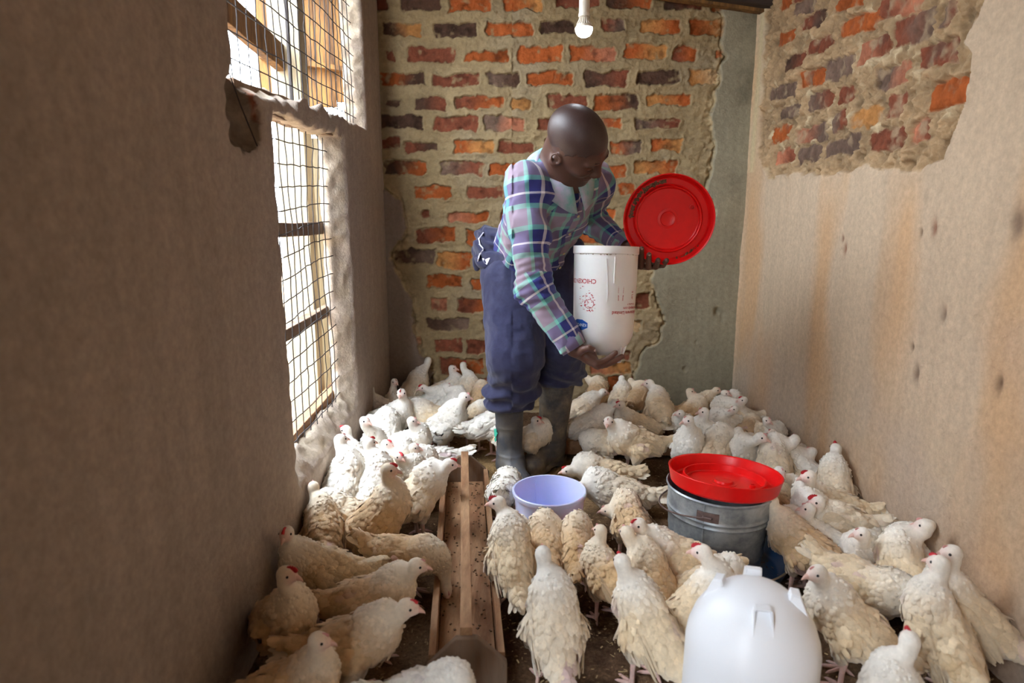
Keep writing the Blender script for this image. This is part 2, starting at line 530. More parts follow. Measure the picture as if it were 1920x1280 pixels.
def back_wall():
    h = 0.0038
    u, w, nu, nv = uv_grid(XL - 0.03, XR + 0.03, -0.02, ZC, h)
    br = []
    for (x0, x1, y0, y1, k) in ROWS:
        a = P(x0, y0, YB); b = P(x1, y1, YB)
        br.append(((a[0] + b[0]) / 2, (a[2] + b[2]) / 2, (b[0] - a[0]) / 2, (a[2] - b[2]) / 2, 0.0, k))
    # courses above the frame, for the same wall seen from other places
    rng = np.random.RandomState(5)
    z = P(900, 2, YB)[2] + 0.105
    r = 0
    while z < ZC:
        x = XL + (0.03 if r % 2 else 0.13)
        while x < XR:
            br.append((x + 0.1, z, 0.095, 0.032, 0, rng.choice(['O', 'R', 'D', 'RO', 'OY'])))
            x += 0.235
        z += 0.107; r += 1
    d, col = brick_field(u, w, br, 1)
    p3 = np.stack([u, w, np.zeros_like(u)], 1)
    n1 = fbm(p3, 9, 5, 2); n2 = fbm(p3, 60, 3, 4); n3 = fbm(p3, 24, 4, 8)
    inb = np.clip(-d / 0.004 + 0.5, 0, 1)
    # mortar squeezed out over the joints, bricks a little set back with crumbly faces
    mort = 0.008 + 0.008 * n1 + 0.006 * np.abs(n3) + 0.0025 * n2
    ridge = 0.002 * np.exp(-((d - 0.006) / 0.006) ** 2)
    mort = mort + 0.006 * fbm(np.stack([u * 16 + w * 10, w * 30 - u * 6, u * 0], 1), 1, 4, 123)
    brk = 0.001 + 0.004 * n3 + 0.002 * n2
    gap = -0.010 * np.exp(-((d - 0.001) / 0.0024) ** 2) * np.clip(n1 * 4 + 0.4, 0, 1)
    hgt = mort * (1 - inb) + brk * inb + ridge * (1 - inb) + gap
    mc = MORTAR[None] * (1 + 0.20 * n1[:, None] + 0.14 * n2[:, None])
    gy = np.clip(fbm(p3, 5, 3, 40) * 1.6 + 0.2, 0, 1)[:, None] * 0.35
    mc = mc * (1 - gy) + srgb(150, 140, 122) * gy
    bcol = col * (1 + 0.26 * n3[:, None] + 0.22 * n2[:, None])
    soot = np.clip(fbm(p3, 30, 3, 77) * 2 - 0.35, 0, 1)[:, None]
    bcol = bcol * (1 - 0.55 * soot)
    smear = np.clip(fbm(p3, 34, 3, 91) * 2.4 - 0.75, 0, 1)[:, None] * 0.8
    bcol = bcol * (1 - smear) + MORTAR * smear
    colr = mc * (1 - inb[:, None]) + bcol * inb[:, None]
    # plaster areas: right side and low left corner
    def W(px, py):
        q = P(px, py, YB); return (q[0], q[2])
    right = [W(1352, -60), W(1350, 90), W(1362, 110), W(1340, 165), W(1332, 200), W(1336, 260), W(1330, 320), W(1322, 352), W(1340, 400), W(1300, 470),
             W(1226, 485), W(1222, 530), W(1236, 560), W(1250, 600), W(1236, 640), W(1204, 662), W(1192, 690), W(1196, 790), W(1200, 900), W(1700, 900), W(1700, -60)]
    left = [W(640, 300), W(706, 330), W(722, 356), W(752, 376), W(757, 400), W(762, 430), W(735, 470), W(738, 510), W(748, 535), W(776, 560), W(770, 590),
            W(776, 625), W(790, 660), W(812, 700), W(815, 900), W(640, 900)]
    un = u + 0.030 * fbm(p3, 13, 5, 51); wn = w + 0.030 * fbm(p3, 13, 5, 55)
    pd = np.minimum(poly_sd(un, wn, right), poly_sd(un, wn, left))
    # broken belt along the plaster edge
    belt = np.exp(-(pd / 0.03) ** 2)
    lump = np.abs(fbm(p3, 26, 4, 61))
    inp = np.clip(-pd / 0.006 + 0.5, 0, 1)
    pn = fbm(p3, 4, 4, 71)
    hp = 0.022 + 0.006 * pn + 0.0012 * n2
    hgt = hgt * (1 - inp) + hp * inp + belt * (lump * 0.030 - 0.010) * (1 - inp)
    hgt = hgt - 0.012 * np.exp(-((pd - 0.004) / 0.004) ** 2) * (noise(p3, 9, 66) > -0.35)
    pc = srgb(150, 142, 120)[None] * (1 + 0.14 * pn[:, None] + 0.10 * n2[:, None])
    leftm = np.clip((0.1 - u) / 0.2, 0, 1)[:, None]
    pc = pc * (1 - leftm) + (srgb(150, 134, 120)[None] * (1 + 0.15 * pn[:, None])) * leftm
    strk = fbm(np.stack([u * 60, w * 2.5, u * 0], 1), 1, 3, 73)
    pc = pc * (1 + 0.10 * strk[:, None])
    stain = np.clip(fbm(p3, 6, 4, 83) * 2.2 - 0.45, 0, 1)[:, None] * np.clip((u - 0.95) / 0.1, 0, 1)[:, None]
    pc = pc * (1 - 0.45 * stain)
    colr = colr * (1 - inp[:, None]) + pc * inp[:, None]
    brokenc = srgb(190, 168, 128)[None] * (1 + 0.25 * lump[:, None])
    bb = (belt * (1 - inp) * np.clip(lump * 4, 0, 1))[:, None] * 0.6
    colr = colr * (1 - bb) + brokenc * bb
    # chipped spots in the plaster
    for (px, py, r, dp) in ((1342, 583, 0.012, 0.02), (1352, 590, 0.018, 0.008), (1282, 690, 0.010, 0.012), (1303, 640, 0.006, 0.008)):
        cu, cw = W(px, py)
        g = np.exp(-(((u - cu) / r) ** 2 + ((w - cw) / (r * 1.5)) ** 2))
        hgt = hgt - dp * g
    return grid_mesh('wall_back', (XL - 0.03, YB, -0.02), (h, 0, 0), (0, 0, h), nu, nv, hgt, np.clip(colr, 0.01, 1), (0, -1, 0))


tag(link('wall_back', back_wall(), M['wall']), kind='structure')


# ---- right wall: plaster with a patch of bare bricks
def right_wall():
    h = 0.0042
    u, w, nu, nv = uv_grid(YF, YB + 0.03, -0.02, ZC, h)
    def W(px, py):
        q = PX(px, py, XR); return (q[1], q[2])
    S = lambda x, y: W(1380 + x * 0.3125, y * 0.3125)
    patch = [W(1452, -130), W(1446, -40), W(1436, 40), W(1430, 120), W(1428, 200), W(1425, 281), W(1442, 334), W(1489, 328), W(1545, 326), W(1599, 314),
             W(1661, 316), W(1727, 322), W(1780, 290), W(1789, 244), W(1824, 187), W(1833, 103), W(1817, 78), W(1833, 31), W(1858, -10), W(1880, -130)]
    BR = [(250, 30, 330, 5, 'O', 1), (330, 62, 480, 5, 'G', 1), (575, 40, 760, -15, 'O', 1), (820, 75, 1100, -5, 'RP', 1.1),
          (375, 150, 525, 95, 'RD', 1), (600, 195, 860, 95, 'O', 1), (920, 215, 1190, 105, 'RG', 1.5), (1205, 110, 1310, 45, 'GR', 1.3),
          (240, 240, 340, 205, 'O', 0.9), (410, 300, 570, 235, 'R', 1), (710, 330, 910, 250, 'PR', 1.2), (1075, 350, 1330, 290, 'R', 1.2),
          (275, 400, 410, 345, 'DR', 1), (365, 490, 525, 440, 'O', 1.2), (520, 430, 700, 375, 'G', 1.2), (825, 490, 1030, 420, 'GP', 1.2), (1130, 590, 1400, 510, 'O', 1.3),
          (190, 570, 360, 530, 'G', 1.1), (410, 635, 565, 575, 'GR', 1.2), (590, 575, 690, 550, 'R', 1), (880, 660, 1000, 610, 'R', 1.2),
          (240, 700, 390, 640, 'G', 1), (690, 730, 860, 680, 'Y', 1), (560, 745, 645, 700, 'GR', 1.2),
          (205, 815, 318, 800, 'O', 1.2), (345, 830, 545, 775, 'PG', 1.1), (780, 855, 990, 800, 'R', 1.2), (1030, 810, 1140, 760, 'PR', 1.2),
          (225, 955, 340, 930, 'PR', 1), (355, 945, 505, 905, 'G', 1.1), (520, 905, 740, 850, 'G', 1.1), (1080, -90, 1320, -170, 'R', 1), (600, -60, 860, -140, 'O', 1), (330, -30, 500, -90, 'R', 1)]
    br = []
    for (x0, y0, x1, y1, k, s) in BR:
        a = S(x0, y0); b = S(x1, y1)
        if a[0] < b[0]: a, b = b, a
        sl = (a[1] - b[1]) / (a[0] - b[0])
        kk = k[::-1] if len(k) > 1 else k
        br.append(((a[0] + b[0]) / 2, (a[1] + b[1]) / 2, (a[0] - b[0]) / 2 * 0.93, 0.0255 * s, float(np.clip(sl, -0.12, 0.12)), kk))
    d, col = brick_field(u, w, br, 2)
    p3 = np.stack([u, w, np.ones_like(u)], 1)
    n1 = fbm(p3, 9, 5, 2); n2 = fbm(p3, 60, 3, 4); n3 = fbm(p3, 24, 4, 8); n4 = fbm(p3, 42, 4, 88)
    inb = np.clip(-d / 0.005 + 0.5, 0, 1)
    n5 = fbm(p3, 30, 5, 188)
    hgt = (-0.010 + 0.010 * n1 + 0.016 * np.abs(n3) + 0.020 * n5 + 0.012 * fbm(p3, 75, 3, 288)) * (1 - inb) + (-0.012 + 0.009 * n3 + 0.006 * n4 + 0.002 * n2) * inb
    hgt = hgt - 0.012 * np.exp(-((d - 0.001) / 0.004) ** 2) * np.clip(n1 * 4 + 0.6, 0, 1)
    mc = srgb(166, 138, 104)[None] * (1 + 0.28 * n1[:, None] + 0.5 * np.clip(n5, -1, 0.3)[:, None] + 0.2 * n4[:, None])
    pale = np.clip(fbm(p3, 20, 3, 33) * 3 - 0.9, 0, 1)[:, None]
    mc = mc * (1 - pale) + srgb(200, 178, 142) * pale
    bcol = col * (1 + 0.24 * n3[:, None] + 0.2 * n2[:, None])
    bcol = bcol * (1 + 0.3 * n4[:, None])
    sm = np.clip(fbm(p3, 22, 4, 91) * 2.6 - 0.45, 0, 1)[:, None] * 0.75
    bcol = bcol * (1 - sm) + srgb(172, 148, 118) * sm
    so = np.clip(fbm(p3, 12, 4, 191) * 2.4 - 0.5, 0, 1)[:, None] * 0.45
    bcol = bcol * (1 - so) + srgb(96, 78, 68) * so
    colr = mc * (1 - inb[:, None]) + bcol * inb[:, None]
    un = u + 0.030 * fbm(p3, 12, 5, 51); wn = w + 0.026 * fbm(p3, 12, 5, 55)
    pd = poly_sd(un, wn, patch)
    inp = np.clip(pd / 0.006 + 0.5, 0, 1)
    pn = fbm(p3, 3, 4, 71)
    hp = 0.006 + 0.008 * pn + 0.001 * n2
    edge = 0.010 * np.exp(-((pd - 0.004) / 0.010) ** 2) * noise(p3, 22, 99)
    hgt = hgt * (1 - inp) + (hp + edge) * inp
    belt = np.exp(-((pd + 0.012) / 0.014) ** 2) * (1 - inp)
    hgt = hgt + belt * (np.abs(n4) * 0.02 - 0.008)
    pc = srgb(196, 173, 146)[None] * (1 + 0.07 * pn[:, None] + 0.08 * n2[:, None])
    strk = fbm(np.stack([u * 34, w * 1.6, u * 0], 1), 1, 4, 73)
    pc = pc * (1 + 0.09 * strk[:, None])
    # orange streaks running down and a greyer tone low on the wall
    dm = np.clip(fbm(np.stack([u * 4.2, w * 1.3, u * 0 + 2], 1), 1, 3, 12) * 2.2 + 0.05, 0, 1)[:, None] * 0.6
    pc = pc * (1 - dm) + srgb(206, 160, 112) * dm
    gm = np.clip((0.55 - w) * 1.2 + 0.6 * fbm(p3, 4, 4, 14), 0, 1)[:, None] * 0.6
    pc = pc * (1 - gm) + srgb(170, 158, 152) * gm
    for (px, py, r, k) in ((1588, 466, 0.012, 'R'), (1756, 428, 0.012, 'R'), (1714, 650, 0.007, 'D'), (1722, 700, 0.013, 'G'), (1880, 717, 0.012, 'D'), (1584, 447, 0.008, 'R'), (1731, 435, 0.006, 'D'), (1912, 420, 0.02, 'G'), (1776, 590, 0.012, 'G')):
        c = W(px, py)
        g = np.exp(-(((u - c[0]) / r) ** 2 + ((w - c[1]) / (r * 1.9)) ** 2) * (1.3 + n3))[:, None]
        pc = pc * (1 - 0.8 * g) + BC[k] * 0.8 * g
        hgt = hgt - 0.006 * g[:, 0]
    colr = colr * (1 - inp[:, None]) + pc * inp[:, None]
    # strip of plaster left standing in the corner, its lit yellowish tone painted in
    st = np.exp(-((u - W(1428, 200)[0] - 0.05) / 0.03) ** 2) * inp * (w > 1.15)
    colr = colr * (1 - 0.5 * st[:, None]) + srgb(206, 196, 150) * 0.5 * st[:, None]
    cuo = np.clip((u - (YB - 0.05)) / 0.05, 0, 1)
    return grid_mesh('wall_right', (XR, YF, -0.02), (0, h, 0), (0, 0, h), nu, nv, hgt + 0.02 * cuo ** 2, np.clip(colr, 0.01, 1), (-1, 0, 0))


tag(link('wall_right', right_wall(), M['wall']), kind='structure')

# ---- left wall: thick rendered wall with two broken-edged openings
LY0, LY1, LZ0, LZ1 = 1.775, 2.47, 0.265, 1.255      # lower window
UY0, UY1, UZ0, UZ1 = 1.53, 2.90, 1.315, 2.05        # upper window
TW = 0.085


def left_sdf(p):
    n1 = fbm(p, 4, 3, 3) * 0.004
    rough = fbm(p, 14, 4, 21)
    d = box(p, ((2 * XL - TW) / 2, (YF + YB) / 2 + 0.02, ZC / 2), (TW / 2, (YB - YF) / 2 + 0.05, ZC / 2 + 0.03), rd=0.004) - n1
    inner = np.clip((p[:, 0] - (XL - 0.06)) / 0.06, 0, 1)
    q = p.copy()
    q[:, 1] += 0.016 * rough; q[:, 2] += 0.020 * fbm(p, 12, 3, 25)
    # splay: far jamb and sill open towards the room
    q[:, 1:] += (0.012 * noise(p, 32, 77))[:, None]
    fl = inner * 0.07; sl = inner * 0.05
    y0 = LY0; y1 = LY1 + fl
    z0 = LZ0 + 0.045 - sl * 1.4
    lo = np.maximum(np.maximum(y0 - q[:, 1], q[:, 1] - y1), np.maximum(z0 - q[:, 2], q[:, 2] - LZ1))
    up = np.maximum(np.maximum(UY0 + 0.045 - q[:, 1] - 0.035 * inner * (p[:, 2] < 1.46), q[:, 1] - UY1 - fl * 0.3), np.maximum(UZ0 - 0.035 * inner * (p[:, 1] < 2.0) - q[:, 2], q[:, 2] - UZ1))
    chip = np.linalg.norm((q - np.array([XL, 1.60, 1.235])) / np.array([0.055, 0.10, 0.085]), axis=1) - 1
    chip = chip * 0.055 + 0.022 * rough + 0.008 * noise(p, 45, 6)
    door = np.maximum(np.abs(p[:, 1] + 0.45) - 0.32, p[:, 2] - 1.95)
    hole = np.minimum(np.minimum(lo, up), np.minimum(chip, door))
    return np.maximum(d, -hole)


V, F = nets(left_sdf, (XL - TW - 0.03, YF - 0.1, -0.06), (XL + 0.03, YB + 0.12, ZC + 0.06), 0.010)
pn = fbm(V, 3, 4, 71)[:, None]; n2 = fbm(V, 50, 3, 4)[:, None]
c = srgb(172, 156, 142)[None] * (1 + 0.16 * pn + 0.10 * n2)
c = c * (1 + 0.10 * fbm(np.stack([V[:, 1] * 30, V[:, 2] * 1.6, V[:, 0] * 0], 1), 1, 4, 73)[:, None])
reveal = (V[:, 0] < XL - 0.012)[:, None] * np.clip(0.6 + fbm(V, 20, 3, 9)[:, None], 0, 1)
c = c * (1 - reveal) + srgb(196, 180, 158) * reveal
chipm = np.clip((1.0 - np.linalg.norm((V - np.array([XL - 0.02, 1.60, 1.235])) / np.array([0.10, 0.13, 0.11]), axis=1) + 0.25 * fbm(V, 20, 3, 6)) * 8, 0, 1)[:, None] * (V[:, 0] < XL - 0.006)[:, None]
brk = np.clip(fbm(V, 11, 3, 15)[:, None] * 6, 0, 1)
c = c * (1 - chipm) + chipm * (srgb(128, 76, 54) * brk + srgb(120, 104, 88) * (1 - brk)) * (1 + 0.4 * fbm(V, 30, 3, 5)[:, None])
o = link('wall_left', mesh_np('wall_left', V, F, np.clip(c, 0.01, 1)), M['wall'])
tag(o, kind='structure')

# wall behind the camera and the roof boards
m = MB().box(((XL + XR) / 2, YF - 0.05, ZC / 2), ((XR - XL) / 2 + 0.1, 0.05, ZC / 2 + 0.05))
tag(m.build('wall_front', mat('rear_plaster', PLA, 0.9, var=0.1), smooth=False), kind='structure')
m = MB().box(((XL + XR) / 2 - 0.02, (YF + YB) / 2, ZC + 0.05), ((XR - XL) / 2 + 0.2, (YB - YF) / 2 + 0.15, 0.04))
tag(m.build('ceiling', M['ceiling'], smooth=False), kind='structure')
# outer backs of the masonry so that the walls have thickness
m = MB().box((XR + 0.09, (YF + YB) / 2, ZC / 2), (0.055, (YB - YF) / 2 + 0.15, ZC / 2 + 0.05))
m.box(((XL + XR) / 2, YB + 0.09, ZC / 2), ((XR - XL) / 2 + 0.14, 0.055, ZC / 2 + 0.05))
tag(m.build('wall_outer', M['out_wall'], smooth=False), kind='structure')


# ---- floor covered with deep litter
def floor():
    h = 0.008
    u, w, nu, nv = uv_grid(XL - 0.05, XR + 0.05, YF, YB + 0.05, h)
    p3 = np.stack([u, w, np.zeros_like(u)], 1)
    n = fbm(p3, 7, 5, 4); n2 = fbm(p3, 60, 3, 8)
    hgt = 0.006 * n + 0.0035 * n2 - 0.004
    t = np.clip(0.5 + 1.3 * fbm(p3, 4, 4, 12) + 0.6 * n2, 0, 1)[:, None]
    c = srgb(88, 64, 48) * (1 - t) + srgb(132, 104, 78) * t
    # fresher sawdust around the middle of the room
    g = np.exp(-(((u - 0.02) / 0.30) ** 2 + ((w - 2.45) / 0.30) ** 2))[:, None] * np.clip(0.8 + 1.5 * fbm(p3, 12, 3, 44)[:, None], 0, 1)
    c = c * (1 - g) + srgb(186, 152, 104) * g
    dk = np.clip(fbm(p3, 16, 4, 29)[:, None] * 2 - 0.3, 0, 1)
    c = c * (1 - 0.5 * dk)
    return grid_mesh('floor', (XL - 0.05, YF, 0), (h, 0, 0), (0, h, 0), nu, nv, hgt, c, (0, 0, 1))


tag(link('floor', floor(), M['litter']), kind='structure')


def shavings():
    rng = np.random.RandomState(8)
    n = 9000
    x = rng.uniform(XL + 0.02, XR - 0.02, n); y = rng.uniform(1.0, YB - 0.05, n)
    a = rng.uniform(0, 6.283, n); L = rng.uniform(0.004, 0.011, n); Wd = rng.uniform(0.0015, 0.0035, n)
    z = rng.uniform(0.002, 0.010, n); tl = rng.uniform(-0.3, 0.3, n)
    d = np.stack([np.cos(a), np.sin(a), tl], 1); s = np.stack([-np.sin(a), np.cos(a), rng.uniform(-.4, .4, n)], 1)
    c = np.stack([x, y, z], 1)
    V = np.stack([c - d * L[:, None] / 2 - s * Wd[:, None] / 2, c + d * L[:, None] / 2 - s * Wd[:, None] / 2, c + d * L[:, None] / 2 + s * Wd[:, None] / 2,
                  c - d * L[:, None] / 2 + s * Wd[:, None] / 2], 1).reshape(-1, 3)
    F = np.arange(4 * n).reshape(-1, 4)
    t = rng.rand(n, 1) ** 1.5
    col = srgb(92, 66, 48) * (1 - t) + srgb(206, 176, 130) * t
    return mesh_np('wood_shavings', V, F, np.repeat(col, 4, 0), smooth=False)


o = link('wood_shavings', shavings(), M['chip'])
tag(o, 'loose pale and brown wood shavings scattered over the earthen floor', 'shavings', kind='stuff')
# ================================================================ window fittings and what stands outside
def wires(y0, y1, z0, z1, x, step, sag, seed, r=0.0018):
    rng = np.random.RandomState(seed)
    m = MB()
    ys = np.arange(y0, y1 + 1e-6, step); zs = np.arange(z0, z1 + 1e-6, step)
    off = lambda y, z: np.array([0.006 * math.sin(y * 9 + seed) * math.cos(z * 7), sag * math.sin(z * 8 + y * 3 + seed) * 0.6,
                                 sag * math.sin(y * 6 + seed) * math.cos(z * 4)])
    for y in ys:
        m.tube([np.array([x, y, z]) + off(y, z) + rng.normal(0, 0.0012, 3) for z in np.linspace(z0 - 0.02, z1 + 0.01, 22)], r, 5)
    for z in zs:
        m.tube([np.array([x + 0.0024, y, z]) + off(y, z) + rng.normal(0, 0.0012, 3) for y in np.linspace(y0 - 0.02, y1 + 0.02, 20)], r, 5)
    return m


o = wires(LY0 + 0.02, LY1 - 0.01, LZ0 + 0.06, LZ1 - 0.02, -0.652, 0.0625, 0.012, 3).build('wire_mesh', M['wire'])
tag(o, 'rusty sagging wire mesh stretched across the tall lower window', 'wire mesh')
m = wires(UY0 + 0.01, UY1 - 0.02, UZ0 - 0.02, UZ1 - 0.04, -0.640, 0.060, 0.003, 5)
m.tube([(-0.630, 1.60, 1.33), (-0.612, 1.615, 1.25), (-0.586, 1.63, 1.16)], 0.0016, 5)
o = m.build('wire_mesh', M['wire'])
tag(o, 'straight rusty wire mesh across the upper window beside the roof', 'wire mesh')
o = MB().tube([(-0.650, 2.12, 1.30), (-0.650, 2.13, 2.06)], 0.006, 8).build('iron_rod', M['wire'])
tag(o, 'dark upright iron rod standing behind the upper wire mesh', 'rod')

rail = lambda a, b, w, t, mt, lab, seed=0, name='wooden_rail', cat='rail', up=(0, 0, 1), seg=6, jit=0.004: tag(
    MB().beam(a, b, w, t, up=up, jit=jit, seed=seed, seg=seg).build(name, mt, bevel=0.002), lab, cat)
rail((-0.690, 1.70, 0.960), (-0.690, 2.60, 0.930), 0.030, 0.042, M['wood_grey'], 'upper wooden rail crossing behind the lower window mesh', 1)
rail((-0.690, 1.70, 0.642), (-0.690, 2.60, 0.630), 0.030, 0.036, M['wood_grey'], 'middle wooden rail crossing low behind the lower window mesh', 2)
rail((-0.690, 1.70, 0.300), (-0.690, 2.60, 0.300), 0.040, 0.060, M['wood'], 'bottom wooden board along the sill of the lower window', 3)
rail((-0.672, 1.66, 1.287), (-0.645, 2.66, 1.284), 0.06, 0.058, M['wood_grey'], 'splintered wooden beam between the lower and upper windows', 4, 'wooden_beam', 'beam', jit=0.012, seg=12)
rail((-0.790, 2.55, 0.0), (-0.782, 2.56, 2.6), 0.105, 0.09, M['wood_pale'], 'pale split timber post outside, left behind the upper mesh', 5, 'timber_post', 'post', up=(0, 1, 0))
rail((-0.745, 2.72, 0.0), (-0.745, 2.74, 1.26), 0.075, 0.07, M['wood_pale'], 'pale timber post outside at the far side of the lower window', 6, 'timber_post', 'post', up=(0, 1, 0))
rail(PX(405, 2, -0.80), PX(530, 112, -0.80), 0.085, 0.03, M['wood_out'], 'honey brown plank slanting across the upper window opening', 7, 'wooden_plank', 'plank', up=(1, 0, 0))
m = MB()
rng = np.random.RandomState(4)
for i in range(5):
    x = -1.04 + i * 0.082
    m.beam((x, 3.08 + 0.01 * rng.rand(), 1.36 + 0.02 * i), (x + 0.01, 3.10, 2.7), 0.078, 0.02, up=(0, 1, 0), jit=0.003, seed=i, seg=6)
rt = m.build('board_screen', M['wood_out'], bevel=0.002)
tag(rt, 'sunlit screen of upright yellow brown boards outside the upper window', 'board screen')
MB().beam((-1.06, 3.055, 1.62), (-0.66, 3.055, 1.56), 0.02, 0.05, up=(0, 1, 0), jit=0.003, seg=4).build('cross_batten', M['wood_out'], rt)
MB().beam((-1.06, 3.055, 1.90), (-0.66, 3.055, 1.86), 0.02, 0.04, up=(0, 1, 0), jit=0.003, seg=4).build('cross_batten', M['wood_out'], rt)
m = MB().box((-2.25, 1.6, 1.0), (0.08, 4.2, 0.95))
tag(m.build('boundary_wall', M['out_wall'], smooth=False), 'bright whitewashed boundary wall across the yard outside the windows', 'wall', kind='structure')
m = MB().box((-9, 0, -0.09), (11, 12, 0.05))
tag(m.build('ground', M['out_ground'], smooth=False), kind='structure')
m = MB().box((-1.12, 3.1, 2.42), (0.36, 0.75, 0.03))  # unseen slab, added only to shade the boards
tag(m.build('shade_slab', M['ceiling'], smooth=False), 'roof overhang added out of view to shade the boards outside the upper window', 'slab', kind='structure')
# dark roof timber and the strip under it at the back right corner
a = P(1276, -2, 3.20); b = P(1468, 26, 3.20)
d = nrm(b - a)
o = MB().beam(a - d * 0.5 + np.array([0, -0.04, 0.075]), b + d * 0.04 + np.array([0, -0.04, 0.075]), 0.10, 0.15, up=(0, 0, 1), seg=4, jit=0.002).build('roof_beam', M['wood_dark'], bevel=0.004)
tag(o, 'dark roof beam sloping above the back right corner', 'beam')
o = MB().beam(a - d * 0.5 + np.array([0, -0.01, -0.006]), b + d * 0.04 + np.array([0, -0.01, -0.006]), 0.05, 0.014, seg=4, jit=0.002).build('wooden_batten', M['wood_out'])
tag(o, 'thin orange brown batten under the dark roof beam', 'batten')

# ================================================================ bulb
PLW = mat('bulb_plastic', srgb(226, 216, 200), 0.35, spec=0.5)
bx, by, bz = P(1095, 47, 2.30)
bulb = thing('light_bulb', 'lit white bulb in a white holder hanging above the bent head', 'light bulb', (bx, by, bz))
MB().lathe([(0.0115, 0.032), (0.013, 0.022), (0.0165, 0.012), (0.022, 0.003), (0.0262, -0.006), (0.0262, -0.0075), (0.0, -0.0075)], 40).build('bulb_body', PLW, bulb)
m = MB()
for k in range(20):
    a = k * math.pi / 10
    ca, sa = math.cos(a), math.sin(a)
    m.tube([(0.0125 * ca, 0.0125 * sa, 0.028), (0.0175 * ca, 0.0175 * sa, 0.012), (0.0235 * ca, 0.0235 * sa, 0.002)], 0.0011, 4)
m.build('cooling_fin', PLW, bulb)['kind'] = 'stuff'
EM = bpy.data.materials.new('lit_diffuser'); EM.use_nodes = True
e = EM.node_tree.nodes['Principled BSDF']
e.inputs['Emission Color'].default_value = (0.86, 0.92, 1, 1); e.inputs['Emission Strength'].default_value = 60
MB().lathe([(0.0262, -0.0075), (0.0272, -0.010), (0.0265, -0.017), (0.0235, -0.025), (0.018, -0.0315), (0.010, -0.0355), (0, -0.037)], 40).build('glass_dome', EM, bulb)
MB().lathe([(0.0, 0.16), (0.0165, 0.16), (0.0165, 0.034), (0.0180, 0.033), (0.0180, 0.024), (0.0120, 0.024)], 32).build('bulb_holder', PLW, bulb)
MB().tube([(0, 0, 0.15), (0.002, 0, 0.4), (0, 0.004, ZC - bz)], 0.004, 8).build('cable', PLW, bulb)

# ================================================================ plastic and metal ware
M['jar'] = mat('white_polythene', srgb(232, 228, 224), 0.38, var=0.05, vscale=14, spec=0.45, sub=0.12)
M['jar_near'] = mat('white_polythene_near', srgb(250, 252, 255), 0.35, var=0.015, vscale=10, spec=0.45)  # whiter, bluer copy of the jar plastic, standing in for daylight on it
M['red'] = mat('red_plastic', srgb(224, 20, 20), 0.32, var=0.10, vscale=24, spec=0.5, bump=0.05, bscale=50)
M['grime'] = mat('wet_feed_grime', srgb(120, 92, 66), 0.7, var=0.5, vscale=90, bump=0.6, bscale=90)
M['print_red'] = mat('red_print', srgb(178, 34, 44), 0.5)
M['print_blue'] = mat('blue_print', srgb(28, 84, 168), 0.45)
M['print_white'] = mat('white_print', srgb(240, 240, 240), 0.5)
M['bucket'] = mat('pale_blue_plastic', srgb(210, 216, 252), 0.32, var=0.05, vscale=10, spec=0.4, sub=0.15)
M['zinc'] = mat('galvanised_steel', srgb(176, 180, 180), 0.42, var=0.2, vscale=34, metal=0.35, col2=srgb(132, 138, 142), cscale=16, bump=0.12, bscale=40)
M['rust'] = mat('rusted_steel', srgb(104, 84, 78), 0.7, var=0.4, vscale=60, metal=0.3, bump=0.5)
M['enamel'] = mat('blue_enamel', srgb(44, 82, 124), 0.3, var=0.1)
M['enamel_rim'] = mat('worn_enamel_rim', srgb(176, 158, 130), 0.5, var=0.2)


def jar(root, s, mt, n=80):
    prof = [(0.1000, 0.330), (0.1005, 0.328), (0.1005, 0.309), (0.0990, 0.307), (0.0975, 0.3065), (0.0975, 0.303), (0.0970, 0.25), (0.0930, 0.085),
            (0.0925, 0.080), (0.0905, 0.066), (0.082, 0.046), (0.066, 0.026), (0.046, 0.013), (0.024, 0.006), (0.0, 0.004),
            (0.0, 0.007), (0.024, 0.009), (0.045, 0.016), (0.064, 0.029), (0.080, 0.048), (0.0895, 0.070), (0.0945, 0.25), (0.0970, 0.33), (0.1000, 0.330)]
    MB().lathe([(r * s, z * s) for r, z in prof], n).build('jar_body', mt, root, sharp=28)


